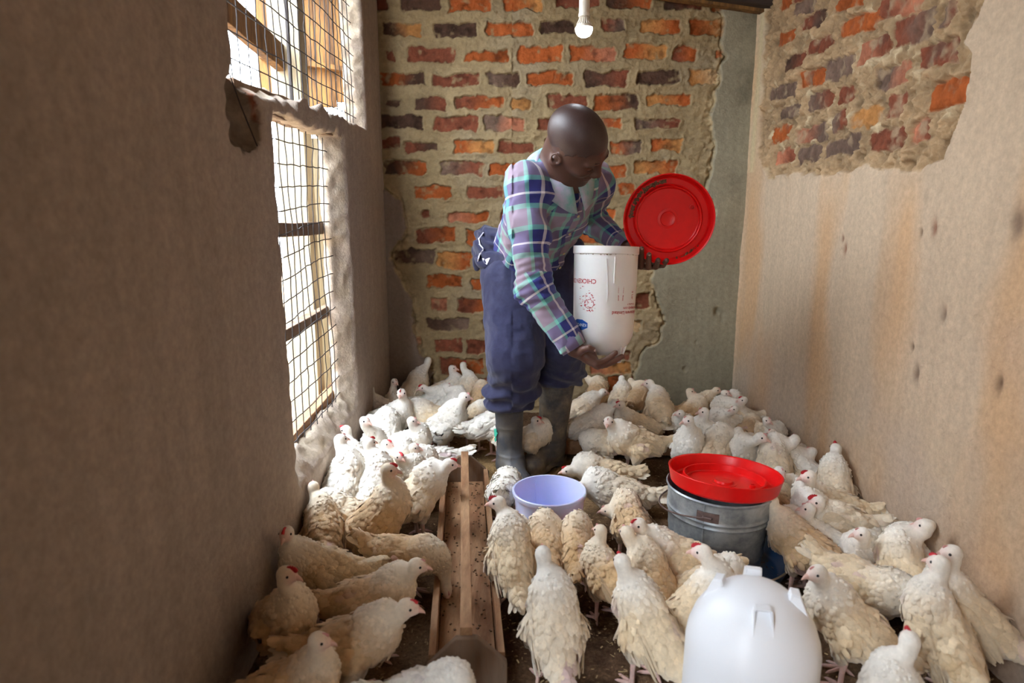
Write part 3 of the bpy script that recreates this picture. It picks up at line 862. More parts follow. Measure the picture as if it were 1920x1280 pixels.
def fin(root, ang, s, mt, r0=0.050, r1=0.076, zt=-0.012, zb=0.040, w=0.013):
    """hollow bent foot on the dome of a drinker jar (opens outwards)"""
    m = MB()
    ca, sa = math.cos(ang), math.sin(ang)
    f = lambda r, t, z: (s * (r * ca - t * sa), s * (r * sa + t * ca), s * z)
    A = [f(r0 - .006, -w * .5, 0.016), f(r0, -w * .5, zt), f(r0 + .016, -w * .62, zt), f(r1 + .006, -w * .9, zb)]
    B = [f(r0 - .006, w * .5, 0.016), f(r0, w * .5, zt), f(r0 + .016, w * .62, zt), f(r1 + .006, w * .9, zb)]
    e = 0.0028
    for (a, b, c2, d2) in ((A, 1, 0, 0), (B, -1, 0, 0)):
        q = [np.array(v) for v in a]
        off = np.array((-sa, ca, 0)) * e * s * b
        V = q + [v + off for v in q]
        m.add(V, [(0, 1, 2, 3), (7, 6, 5, 4), (0, 4, 5, 1), (1, 5, 6, 2), (2, 6, 7, 3), (3, 7, 4, 0)])
    q = [np.array(A[0]), np.array(A[1]), np.array(B[1]), np.array(B[0])]
    off = np.array((ca, sa, 0)) * e * s
    m.add(q + [v + off for v in q], [(0, 1, 2, 3), (7, 6, 5, 4), (0, 4, 5, 1), (1, 5, 6, 2), (2, 6, 7, 3), (3, 7, 4, 0)])
    q = [np.array(A[1]), np.array(A[2]), np.array(B[2]), np.array(B[1])]
    off = np.array((0, 0, e * s))
    m.add(q + [v + off for v in q], [(0, 1, 2, 3), (7, 6, 5, 4), (0, 4, 5, 1), (1, 5, 6, 2), (2, 6, 7, 3), (3, 7, 4, 0)])
    return m.build('foot_lug', mt, root, smooth=False, bevel=0.0008)


def wrap_text(root, name, txt, size, phi_start, z, rad, mt, from_end=False, rot=0.0):
    """print lying upside down round the jar: characters run clockwise from phi_start"""
    cu = bpy.data.curves.new('t', 'FONT'); cu.body = txt; cu.size = size; cu.resolution_u = 3
    cu.offset = size * 0.018
    tmp = bpy.data.objects.new('t', cu); C.objects.link(tmp)
    dg = bpy.context.evaluated_depsgraph_get()
    me = bpy.data.meshes.new_from_object(tmp.evaluated_get(dg))
    bpy.data.objects.remove(tmp)
    me.name = name
    n = len(me.vertices)
    co = np.zeros(n * 3, np.float32); me.vertices.foreach_get('co', co); co = co.reshape(-1, 3)
    x, y = co[:, 0].copy(), co[:, 1].copy()
    wd = x.max()
    if from_end: x = x - wd
    if rot:
        x, y = -y, x
    r = rad(z) + 0.0006
    ph = phi_start - x / r
    zz = z - y
    rr = np.array([rad(q) for q in zz]) + 0.0006
    V = np.stack([rr * np.sin(ph), -rr * np.cos(ph), zz], 1)
    me.vertices.foreach_set('co', V.astype(np.float32).ravel())
    me.polygons.foreach_set('use_smooth', [False] * len(me.polygons))
    me.update()
    return link(name, me, mt, root)


def patch_on(m, rad, pts):
    """flat polygon given in (phi, z) lifted on to the jar"""
    V = [((rad(z) + 0.0005) * math.sin(p), -(rad(z) + 0.0005) * math.cos(p), z) for p, z in pts]
    m.add(V, [tuple(range(len(V)))])


jar_c = P(1129, 668, 2.12)
hj = thing('drinker_jar', 'white printed plastic drinker jar held upside down in both hands', 'drinker jar', tuple(jar_c))
hj.rotation_euler = (math.radians(-5), math.radians(1.2), 0)
jar(hj, 1.0, M['jar'])
hj.scale = (1.02, 1.02, 1.055)
for a in (-2.3, -0.75, 0.75, 2.3):
    fin(hj, a, 1.0, M['jar'])
jr = lambda z: 0.0975 - (0.303 - z) / 0.223 * 0.0045 if z > 0.08 else 0.093
MB().tube([(0.014, -0.0985, 0.300), (0.0137, -0.0975, 0.225)], 0.0022, 6).build('moulded_rib', M['jar'], hj)
MB().tube([(-0.012, -0.0977, 0.295), (-0.006, -0.0975, 0.24), (-0.004, -0.0968, 0.19), (-0.006, -0.0955, 0.17)], 0.0011, 5).build('water_trickle', M['jar'], hj)
m = MB()
rng = np.random.RandomState(2)
for i in range(26):
    a = rng.uniform(-1.2, 1.3); z = 0.3055 + rng.uniform(-0.001, 0.0012); w = rng.uniform(0.008, 0.05)
    patch_on(m, lambda q: 0.0987, [(a, z - 0.0012), (a + w, z - 0.0008), (a + w * 0.8, z + 0.001), (a, z + 0.0007)])
m.build('rim_grime', M['grime'], hj)['kind'] = 'stuff'
zt = lambda py: (668 - py) / 1280 * 2.13 * 1.02
R_ = math.radians
wrap_text(hj, 'printed_heading', 'CHICKEN DRINKER', 0.0185, R_(-23), zt(530), jr, M['print_red'])
wrap_text(hj, 'printed_maker_line', 'Kenpoly Manufacturers Limited', 0.0140, R_(7), zt(583), jr, M['print_red'], from_end=True)
wrap_text(hj, 'printed_web_line', 'www.kenpoly.com', 0.0108, R_(29), zt(576), jr, M['print_red'], from_end=True)
wrap_text(hj, 'printed_small_line', 'P.O. Box No. 9', 0.0065, R_(39), zt(570), jr, M['print_red'], from_end=True)
wrap_text(hj, 'printed_size_line', '5 Ltr', 0.0120, R_(50), zt(549), jr, M['print_red'], rot=1)
m = MB()
x = R_(17)
rng = np.random.RandomState(7)
z = zt(565)
while z < zt(541):
    w = rng.choice([0.0006, 0.0011, 0.0017])
    if not (zt(556) < z < zt(553.5)):
        patch_on(m, jr, [(R_(17), z), (R_(28), z), (R_(28), z + w), (R_(17), z + w)])
    z += w + rng.choice([0.0005, 0.0009])
m.build('barcode', M['print_red'], hj, smooth=False)
# broken red emblem, rows of small marks
m = MB()
rng = np.random.RandomState(11)
for k in range(90):
    py = rng.uniform(540, 586); ph = rng.uniform(-62, -24)
    if py < 556 and rng.rand() < 0.45: continue
    if abs((py - 570) / 14) + abs((ph + 38) / 22) > 1.35 and rng.rand() < 0.75: continue
    w = rng.uniform(0.6, 2.6); h_ = rng.uniform(0.0008, 0.0028)
    z = zt(py)
    patch_on(m, jr, [(R_(ph - w), z), (R_(ph + w * .6), z - h_ * .4), (R_(ph + w), z + h_ * .7), (R_(ph - w * .3), z + h_)])
for k in range(16):
    a = k / 16 * 6.283; a2 = a + 0.3
    f = lambda t, q: (R_(-36 + 10 * q * math.cos(t)), zt(572) + 0.014 * q * math.sin(t))
    patch_on(m, jr, [f(a, 1), f(a2, 1), f(a2, 0.86), f(a, 0.86)])
m.build('printed_emblem', M['print_red'], hj, smooth=False)
m = MB()
zc_ = zt(609); hexp = [(-38, 0.010), (-38, -0.006), (-50, -0.0155), (-66, -0.0155), (-78, -0.006), (-78, 0.008), (-66, 0.0155), (-50, 0.0155)]
hw = lambda q: 0.0155 - 0.0085 * max(0, abs(q + 58) - 8) / 12
for q in np.arange(-78, -38, 2.0):
    a, b = hw(q), hw(q + 2)
    patch_on(m, jr, [(R_(q), zc_ - a), (R_(q + 2), zc_ - b), (R_(q + 2), zc_ + b), (R_(q), zc_ + a)])
m.build('printed_badge', M['print_blue'], hj, smooth=False)
wrap_text(hj, 'printed_badge_name', 'KENPOLY', 0.0120, R_(-40), zc_ + 0.004, lambda z: jr(z) + 0.0004, M['print_white'])


def tray(root, R=0.150, vx=0.078, vy=0.040):
    s = R / 0.15
    prof = [(0.0, 0.008), (0.018, 0.008), (0.022, 0.0095), (0.0235, 0.0095), (0.0255, 0.004), (0.034, 0.003), (0.0345, 0.0015), (0.100, 0.0015), (0.1035, 0.004), (0.1055, 0.021), (0.1075, 0.0225),
            (0.110, 0.021), (0.112, 0.002), (0.116, -0.002), (0.134, -0.002), (0.139, 0.002), (0.1465, 0.036), (0.150, 0.0385), (0.1515, 0.037), (0.1505, 0.035),
            (0.1425, 0.0), (0.137, -0.0055), (0.112, -0.0055), (0.104, -0.001), (0.02, -0.001), (0.0, -0.001)]
    MB().lathe([(r * s, z * s) for r, z in prof], 96).build('dish', M['red'], root, sharp=30)
    m = MB()
    for k in (0,):
        m.lathe([(0.0055, 0.002), (0.0055, 0.012), (0.0085, 0.012), (0.0085, 0.002)], 20, c=(vx * s, vy * s, 0.001))
    m.build('water_valve_boss', M['red'], root)


tc = P(1252, 410, 2.235)
ht = thing('drinker_tray', 'red round drinker tray held up by the left hand behind the jar', 'drinker tray', tuple(tc))
nrmv = nrm(np.array([-0.10, -1.0, -0.06]))
ht.rotation_euler = Vector(nrmv).to_track_quat('Z', 'Y').to_euler()
tray(ht, 0.1425)
m = MB()
rng = np.random.RandomState(3)
for k in range(200):
    t = rng.rand()
    a = math.radians(rng.uniform(95, 178)) if t < 0.6 else (math.radians(rng.uniform(-75, -40)))
    r = rng.normal(0.1185, 0.003) if t < 0.6 else rng.normal(0.137, 0.003)
    z = -0.0015 if t < 0.6 else 0.003
    m.box((r * math.cos(a), r * math.sin(a), z + 0.001), (rng.uniform(.0015, .004), rng.uniform(.0015, .004), rng.uniform(.001, .0025)), rotm(rng.rand(), rng.rand(), rng.rand() * 3))
m.build('feed_residue', M['grime'], ht)['kind'] = 'stuff'

# galvanised bucket standing in a blue basin
bk = np.array([0.583, 1.805, 0.012])
bn = thing('enamel_basin', 'shallow blue enamel basin under the galvanised bucket', 'basin', (0.612, 1.80, 0.0))
MB().lathe([(0.0, 0.004), (0.145, 0.004), (0.160, 0.012), (0.176, 0.050), (0.180, 0.0525), (0.1795, 0.047), (0.164, 0.008), (0.148, 0.0005), (0.0, 0.0005)], 64).build('bowl', M['enamel'], bn)
MB().tube([(0.1795 * math.cos(a), 0.1795 * math.sin(a), 0.051) for a in np.linspace(0, 2 * math.pi, 65)], 0.0028, 6, cap=False).build('rim', M['enamel_rim'], bn)
gb = thing('galvanised_bucket', 'dented grey galvanised bucket with ribbed bands and a wire handle', 'bucket', tuple(bk))
gb.rotation_euler = (0, math.radians(1.5), 0)
Rb = lambda z: 0.126 + 0.020 * z / 0.235
prof = [(0.0, 0.006), (Rb(0) - 0.004, 0.006), (Rb(0) - 0.003, 0.0), (Rb(0), 0.0), (Rb(0) + 0.001, 0.006)]
for zz in np.arange(0.010, 0.230, 0.003):
    b = 0.0
    for zb, hb in ((0.058, 0.0026), (0.112, 0.0010), (0.163, 0.0034), (0.178, 0.0034)):
        b += hb * math.exp(-((zz - zb) / 0.0035) ** 2)
    prof.append((Rb(zz) + b, zz))
prof += [(Rb(.232) + 0.001, 0.232), (Rb(.235) + 0.004, 0.236), (Rb(.235) + 0.001, 0.240), (Rb(.235) - 0.003, 0.236), (Rb(0.01) - 0.003, 0.010)]
o = MB().lathe(prof, 96).build('bucket_wall', M['zinc'], gb, sharp=60)
co = np.zeros(len(o.data.vertices) * 3, np.float32); o.data.vertices.foreach_get('co', co); co = co.reshape(-1, 3)
rr = np.hypot(co[:, 0], co[:, 1])[:, None] + 1e-6
co[:, :2] += co[:, :2] / rr * (fbm(co.astype(float), 9, 2, 5)[:, None] * 0.0022)
o.data.vertices.foreach_set('co', co.ravel())
a0 = math.radians(-122)
MB().tube([((Rb(z) + 0.0012) * math.cos(a0), (Rb(z) + 0.0012) * math.sin(a0), z) for z in (0.01, 0.1, 0.15, 0.19, 0.232)], 0.0018, 6).build('side_seam', M['zinc'], gb)


def lug(ang, nm):
    R = rotm(0, 0, ang)
    m = MB()
    r = Rb(0.20) + 0.002
    for k in range(8):
        t0 = -0.20 + k * 0.05; t1 = t0 + 0.05
        for (t, z) in ((t0, 0),):
            V = [(r * math.cos(q), r * math.sin(q), zz) for q in (t0, t1) for zz in (0.186, 0.212)]
            V2 = [((r + .003) * math.cos(q), (r + .003) * math.sin(q), zz) for q in (t0, t1) for zz in (0.186, 0.212)]
            m.add(np.array(V + V2) @ R, [(0, 1, 3, 2), (4, 6, 7, 5), (0, 4, 5, 1), (2, 3, 7, 6), (0, 2, 6, 4), (1, 5, 7, 3)])
    m.tube([np.array((r + .002, -0.012, 0.199)) @ R, np.array((r + .008, -0.01, 0.199)) @ R, np.array((r + .008, 0.01, 0.199)) @ R, np.array((r + .002, 0.012, 0.199)) @ R], 0.003, 6)
    m.build(nm, M['rust'], gb)


lug(math.radians(-118), 'handle_lug'); lug(math.radians(62), 'handle_lug')
pts = []
pa = np.array([Rb(.2) * math.cos(R_(-118)) * 1.06, Rb(.2) * math.sin(R_(-118)) * 1.06, 0.199])
pb = np.array([Rb(.2) * math.cos(R_(62)) * 1.06, Rb(.2) * math.sin(R_(62)) * 1.06, 0.199])
out = np.array([math.cos(R_(152)), math.sin(R_(152)), 0])
for t in np.linspace(0, math.pi, 25):
    c0 = (pa + pb) / 2; hd = (pa - pb) / 2
    pts.append(c0 + hd * math.cos(t) + (out * 0.165 + np.array([0, 0, -0.035])) * math.sin(t))
MB().tube(pts, 0.0024, 8).build('wire_handle', M['rust'], gb)
bt = thing('drinker_tray', 'red drinker tray lying loosely on top of the galvanised bucket', 'drinker tray', (bk[0] + 0.012, bk[1] - 0.012, bk[2] + 0.246))
bt.rotation_euler = (math.radians(-4.5), math.radians(3.5), 0)
tray(bt, 0.154, 0.066, -0.036)

# pale blue plastic bucket
pb_ = PZ(1030, 918, 0.175)
pk = thing('plastic_bucket', 'pale lilac blue plastic bucket, open and empty, in the middle of the floor', 'bucket', (pb_[0], pb_[1], 0.004))
MB().lathe([(0.0, 0.003), (0.088, 0.003), (0.092, 0.0), (0.094, 0.004), (0.1065, 0.155), (0.1110, 0.158), (0.1125, 0.163), (0.1125, 0.171), (0.1105, 0.173), (0.1065, 0.172),
            (0.1045, 0.155), (0.0920, 0.008), (0.088, 0.006), (0.0, 0.006)], 80).build('bucket_wall', M['bucket'], pk, sharp=35)
MB().tube([(-0.038, 0.098, 0.16), (-0.036, 0.088, 0.02)], 0.0022, 6).build('moulded_rib', M['bucket'], pk)

# white drinker in front
dj = thing('chicken_drinker', 'large white domed plastic drinker standing nearest the camera, out of focus', 'drinker', (0.456, 1.15, 0.0))
js = 1.27
e = bpy.data.objects.new('jar', None); C.objects.link(e); e.parent = dj
e.location = (0, 0, 0.022 + 0.33 * js * 0.80)
MB().lathe([(0.1005 * js, 0.0), (0.1005 * js, 0.022), (0.098 * js, 0.024), (0.0965 * js, 0.20), (0.094 * js, 0.222), (0.086 * js, 0.252), (0.070 * js, 0.284),
            (0.050 * js, 0.305), (0.028 * js, 0.317), (0.012 * js, 0.320), (0.0, 0.3205)], 80).build('jar_body', M['jar_near'], dj, sharp=30)
dj.children[-1].location = (0, 0, 0.018)
bpy.data.objects.remove(e)


def dome_lug(ang, open_out=True):
    """two thin cheeks and a back joined over the dome"""
    m = MB()
    ca, sa = math.cos(ang), math.sin(ang)
    f = lambda r, t, z: np.array((r * ca - t * sa, r * sa + t * ca, z))
    w = 0.014; t_ = 0.0025
    for sgn in (-1, 1):
        q = [f(0.055, sgn * w, 0.318), f(0.062, sgn * w * .9, 0.354), f(0.076, sgn * w, 0.352), f(0.104, sgn * w * 1.2, 0.285)]
        off = f(0, sgn * t_, 0)
        m.add(q + [v + off for v in q], [(0, 1, 2, 3), (7, 6, 5, 4), (0, 4, 5, 1), (1, 5, 6, 2), (2, 6, 7, 3), (3, 7, 4, 0)])
    q = [f(0.055, -w, 0.318), f(0.062, -w * .9, 0.354), f(0.062, w * .9, 0.354), f(0.055, w, 0.318)]
    off = f(-0.0025, 0, 0)
    m.add(q + [v + off for v in q], [(0, 1, 2, 3), (7, 6, 5, 4), (0, 4, 5, 1), (1, 5, 6, 2), (2, 6, 7, 3), (3, 7, 4, 0)])
    q = [f(0.060, -w * .9, 0.353), f(0.076, -w, 0.351), f(0.076, w, 0.351), f(0.060, w * .9, 0.353)]
    off = np.array((0, 0, 0.0025))
    m.add(q + [v + off for v in q], [(0, 1, 2, 3), (7, 6, 5, 4), (0, 4, 5, 1), (1, 5, 6, 2), (2, 6, 7, 3), (3, 7, 4, 0)])
    m.build('foot_lug', M['jar_near'], dj, smooth=False, bevel=0.001).location = (0, 0, -0.018)


for a in (-100, -15, 75, 150):
    dome_lug(R_(a))
MB().lathe([(0.0, 0.006), (0.135, 0.006), (0.145, 0.040), (0.148, 0.042), (0.148, 0.038), (0.138, 0.0), (0.0, 0.0)], 64).build('water_dish', M['jar_near'], dj)

# ================================================================ feeding troughs
def trough(root, a, b, wid, mat_l, bar=True):
    a = np.asarray(a, float); b = np.asarray(b, float)
    d = nrm(b - a); s = np.array([d[1], -d[0], 0.0]); up = np.array([0, 0, 1.0])
    w = wid / 2
    MB().beam(a + up * 0.014, b + up * 0.014, wid * 0.86, 0.014, jit=0.001, seg=6).build('base_board', M['wood'], root, smooth=False)
    for k in (-1, 1):
        MB().beam(a + s * k * w + up * 0.040, b + s * k * w + up * 0.040, 0.016, 0.058, jit=0.0015, seg=8, seed=k + 3).build('side_rail', M['wood'], root, smooth=False, bevel=0.0015)
    for e, sg in ((a, -1), (b, 1)):
        R = np.array([s, d, up])
        pts = [(-w - 0.012, 0.004), (-w - 0.012, 0.055), (-w * 0.30, 0.118), (w * 0.30, 0.118), (w + 0.012, 0.055), (w + 0.012, 0.004)]
        V = [e + s * x + up * z + d * sg * 0.010 + d * t for t in (-0.009, 0.009) for x, z in pts]
        n = len(pts)
        F = [tuple(range(n)), tuple(range(n, 2 * n))[::-1]] + [(i, i + n, (i + 1) % n + n, (i + 1) % n) for i in range(n)]
        MB().add(V, F).build('end_board', M['wood_grey'], root, smooth=False, bevel=0.003)
    if bar:
        MB().beam(a - d * 0.006 + up * 0.127, b + d * 0.006 + up * 0.127, 0.026, 0.020, jit=0.0012, seg=8, seed=9).build('reel_bar', M['wood'], root, smooth=False, bevel=0.002)


tr = thing('feeding_trough', 'long narrow wooden feeding trough with a centre bar, running away from the camera', 'feeding trough', (-0.135, 1.8, 0))
inv = np.array([-0.135, 1.8, 0])
trough(tr, np.array([-0.0985, 1.31, 0.006]) - inv, np.array([-0.171, 2.33, 0.006]) - inv, 0.150, M['wood'])
m = MB()
rng = np.random.RandomState(21)
for k in range(200):
    t = rng.rand(); s_ = rng.uniform(-0.06, 0.06)
    m.box(np.array([-0.0985, 1.31, 0.029]) * (1 - t) + np.array([-0.171, 2.33, 0.029]) * t - inv + np.array([s_, 0, 0]), (rng.uniform(.001, .003), rng.uniform(.001, .003), .0012), rotm(0, 0, rng.rand() * 3))
m.build('feed_crumbs', M['grime'], tr)['kind'] = 'stuff'
t2 = thing('feeding_trough', 'low wooden feeding trough lying crosswise behind the right boot', 'feeding trough', (0.45, 2.70, 0))
inv = np.array([0.45, 2.70, 0])
trough(t2, np.array([0.16, 2.71, 0.006]) - inv, np.array([0.70, 2.69, 0.006]) - inv, 0.15, M['wood'], bar=False)
# ================================================================ chickens
M['plumage'] = mat('chicken_plumage', attr=True, rough=0.85, var=0.13, vscale=110, bump=0.35, bscale=160, bdist=0.003, spec=0.15, sheen=0.25)
M['leg'] = mat('chicken_leg_skin', srgb(214, 178, 166), 0.6, var=0.18, vscale=120, bump=0.3, bscale=300, sub=0.1)
M['beak'] = mat('chicken_beak', srgb(222, 178, 162), 0.45, var=0.1, vscale=80)
M['comb'] = mat('chicken_comb', srgb(196, 40, 48), 0.5, var=0.15, vscale=200, bump=0.3, bscale=300)
M['eye'] = mat('chicken_eye', srgb(28, 20, 22), 0.15, spec=0.6)
WHT = srgb(240, 234, 222); TAN = srgb(222, 192, 142); BUF = srgb(198, 156, 98); PNK = srgb(216, 166, 158); GRY = srgb(170, 150, 128)
EYE = bpy.data.meshes.new('eye')
_m = MB().lathe([(0.0, -0.0034)] + [(0.0034 * math.cos(t), 0.0034 * math.sin(t)) for t in np.linspace(-1.4, 1.4, 7)] + [(0.0, 0.0034)], 10)
EYE.from_pydata(np.concatenate(_m.v).tolist(), [], _m.f); EYE.polygons.foreach_set('use_smooth', [True] * len(EYE.polygons)); EYE.materials.append(M['eye'])
_m = MB()
# beak: short hooked cone along +x
_bp = [((0.000, 0.0), 0.0068, 0.0066), ((0.005, 0.0), 0.0055, 0.0055), ((0.010, -0.0012), 0.0036, 0.0040), ((0.0145, -0.0034), 0.0018, 0.0022), ((0.0168, -0.0062), 0.0003, 0.0005)]
V = [(x, a * math.cos(t), z + b * math.sin(t)) for ((x, z), a, b) in _bp for t in np.arange(8) * math.pi / 4]
F = [(i * 8 + k, i * 8 + (k + 1) % 8, i * 8 + 8 + (k + 1) % 8, i * 8 + 8 + k) for i in range(4) for k in range(8)]
BEAK = bpy.data.meshes.new('beak'); BEAK.from_pydata(V, [], F); BEAK.polygons.foreach_set('use_smooth', [True] * len(F)); BEAK.materials.append(M['beak'])
# comb: low saw-toothed ridge along x
pr = [(-0.014, 0.0), (-0.012, 0.0045), (-0.008, 0.0040), (-0.006, 0.0078), (-0.0025, 0.0052), (0.000, 0.0088), (0.003, 0.0055), (0.0055, 0.0074), (0.008, 0.0036), (0.011, 0.0030), (0.013, -0.002)]
V = [(x, s * (0.0016 if z > 0.005 else 0.003), z) for s in (-1, 1) for x, z in pr] + [(x, s * 0.003, -0.005) for s in (-1, 1) for x, z in pr]
n = len(pr)
F = []
for i in range(n - 1):
    F += [(i, i + 1, n + i + 1, n + i), (i, 2 * n + i, 2 * n + i + 1, i + 1), (n + i, n + i + 1, 3 * n + i + 1, 3 * n + i)]
COMB = bpy.data.meshes.new('comb'); COMB.from_pydata(V, [], F); COMB.polygons.foreach_set('use_smooth', [True] * len(F)); COMB.materials.append(M['comb'])
COMB_PALE = COMB.copy(); COMB_PALE.materials[0] = mat('pale_comb', srgb(214, 150, 144), 0.6)
# leg: scaly shank with three front toes and a back toe, foot at the origin, shank up to z = 0.078
LEGS = []
for v in range(3):
    m = MB()
    m.tube([(-0.004, 0, 0.082), (0.0, 0, 0.045), (0.001, 0, 0.018), (0.002, 0, 0.008)], [0.0078, 0.0058, 0.0056, 0.0064], 8)
    for a, L in ((-0.55 - 0.1 * v, 0.036), (0.05, 0.044), (0.60 - 0.1 * v, 0.036), (math.pi - 0.25, 0.018)):
        c, s = math.cos(a), math.sin(a)
        m.tube([(0.002, 0, 0.010), (c * L * 0.4, s * L * 0.4, 0.0095), (c * L * 0.75, s * L * 0.75, 0.006), (c * L, s * L, 0.0042), (c * (L + .007), s * (L + .007), 0.0018)],
               [0.0056, 0.0044, 0.0042, 0.0034, 0.0008], 6)
    me = bpy.data.meshes.new('leg'); me.from_pydata(np.concatenate(m.v).tolist(), [], m.f); me.polygons.foreach_set('use_smooth', [True] * len(m.f)); me.materials.append(M['leg'])
    LEGS.append(me)


def feathers(Pn, Nn, Fl, L, W, lift, col, rng):
    """one curved leaf per point: base slightly buried, tip lifted"""
    n = len(Pn)
    sd = np.cross(Nn, Fl); sd /= np.linalg.norm(sd, axis=1)[:, None] + 1e-9
    L = L[:, None]; W = W[:, None]; lf = lift[:, None]
    rows = [(0.0, 0.30, -0.0010, 0.0), (0.38, 0.50, 0.0012, 0.25), (0.78, 0.46, 0.0016, 0.7), (1.0, 0.12, -0.0002, 1.0)]
    V = []
    for (t, w, z, k) in rows:
        c = Pn + Fl * L * t + Nn * (z + lf * k)
        V += [c - sd * W * w - Nn * 0.0012, c + Nn * 0.0010, c + sd * W * w - Nn * 0.0012]
    V = np.stack(V, 1).reshape(-1, 3)
    F = []
    for r in range(3):
        a = r * 3
        F += [(a, a + 1, a + 4, a + 3), (a + 1, a + 2, a + 5, a + 4)]
    F = (np.arange(n)[:, None, None] * 12 + np.array(F)[None]).reshape(-1, 4)
    sh = np.array([0.95, 1.0, 0.95, 1.0, 1.02, 1.0, 1.02, 1.05, 1.02, 1.05, 1.06, 1.05])
    Cc = (col[:, None, :] * sh[None, :, None]).reshape(-1, 3)
    return V, F, Cc


def blades(pts, dirs, nor, L, W, col, curve=0.15):
    """long quills from pts along dirs"""
    V = []; F = []; Cc = []; n0 = 0
    for p, d, nn, l, w, c in zip(pts, dirs, nor, L, W, col):
        d = nrm(d); s = nrm(np.cross(nn, d)); nn = np.cross(d, s)
        for t, ww in ((0, .35), (0.3, .5), (0.6, .52), (0.85, .42), (1.0, .12)):
            cc = p + d * l * t - nn * curve * l * t * t
            V += [cc - s * w * ww - nn * .0008, cc + nn * 0.0012, cc + s * w * ww - nn * .0008]; Cc += [c * .97, c * 1.03, c * .97]
        for r in range(4):
            a = n0 + r * 3
            F += [(a, a + 1, a + 4, a + 3), (a + 1, a + 2, a + 5, a + 4)]
        n0 += 15
    return np.array(V), np.array(F), np.array(Cc)


def placing(bx, by, yaw, mode, s):
    s = (s if s < 1.1 else 1.1 + (s - 1.1) * 0.2) * 0.93 * (0.94 if by > 990 else 1.0)
    zb = {'s': 0.148, 'u': 0.150, 'p': 0.140, 'l': 0.070, 'r': 0.095}[mode] * s
    return PZ(bx, by, zb)[:2], s


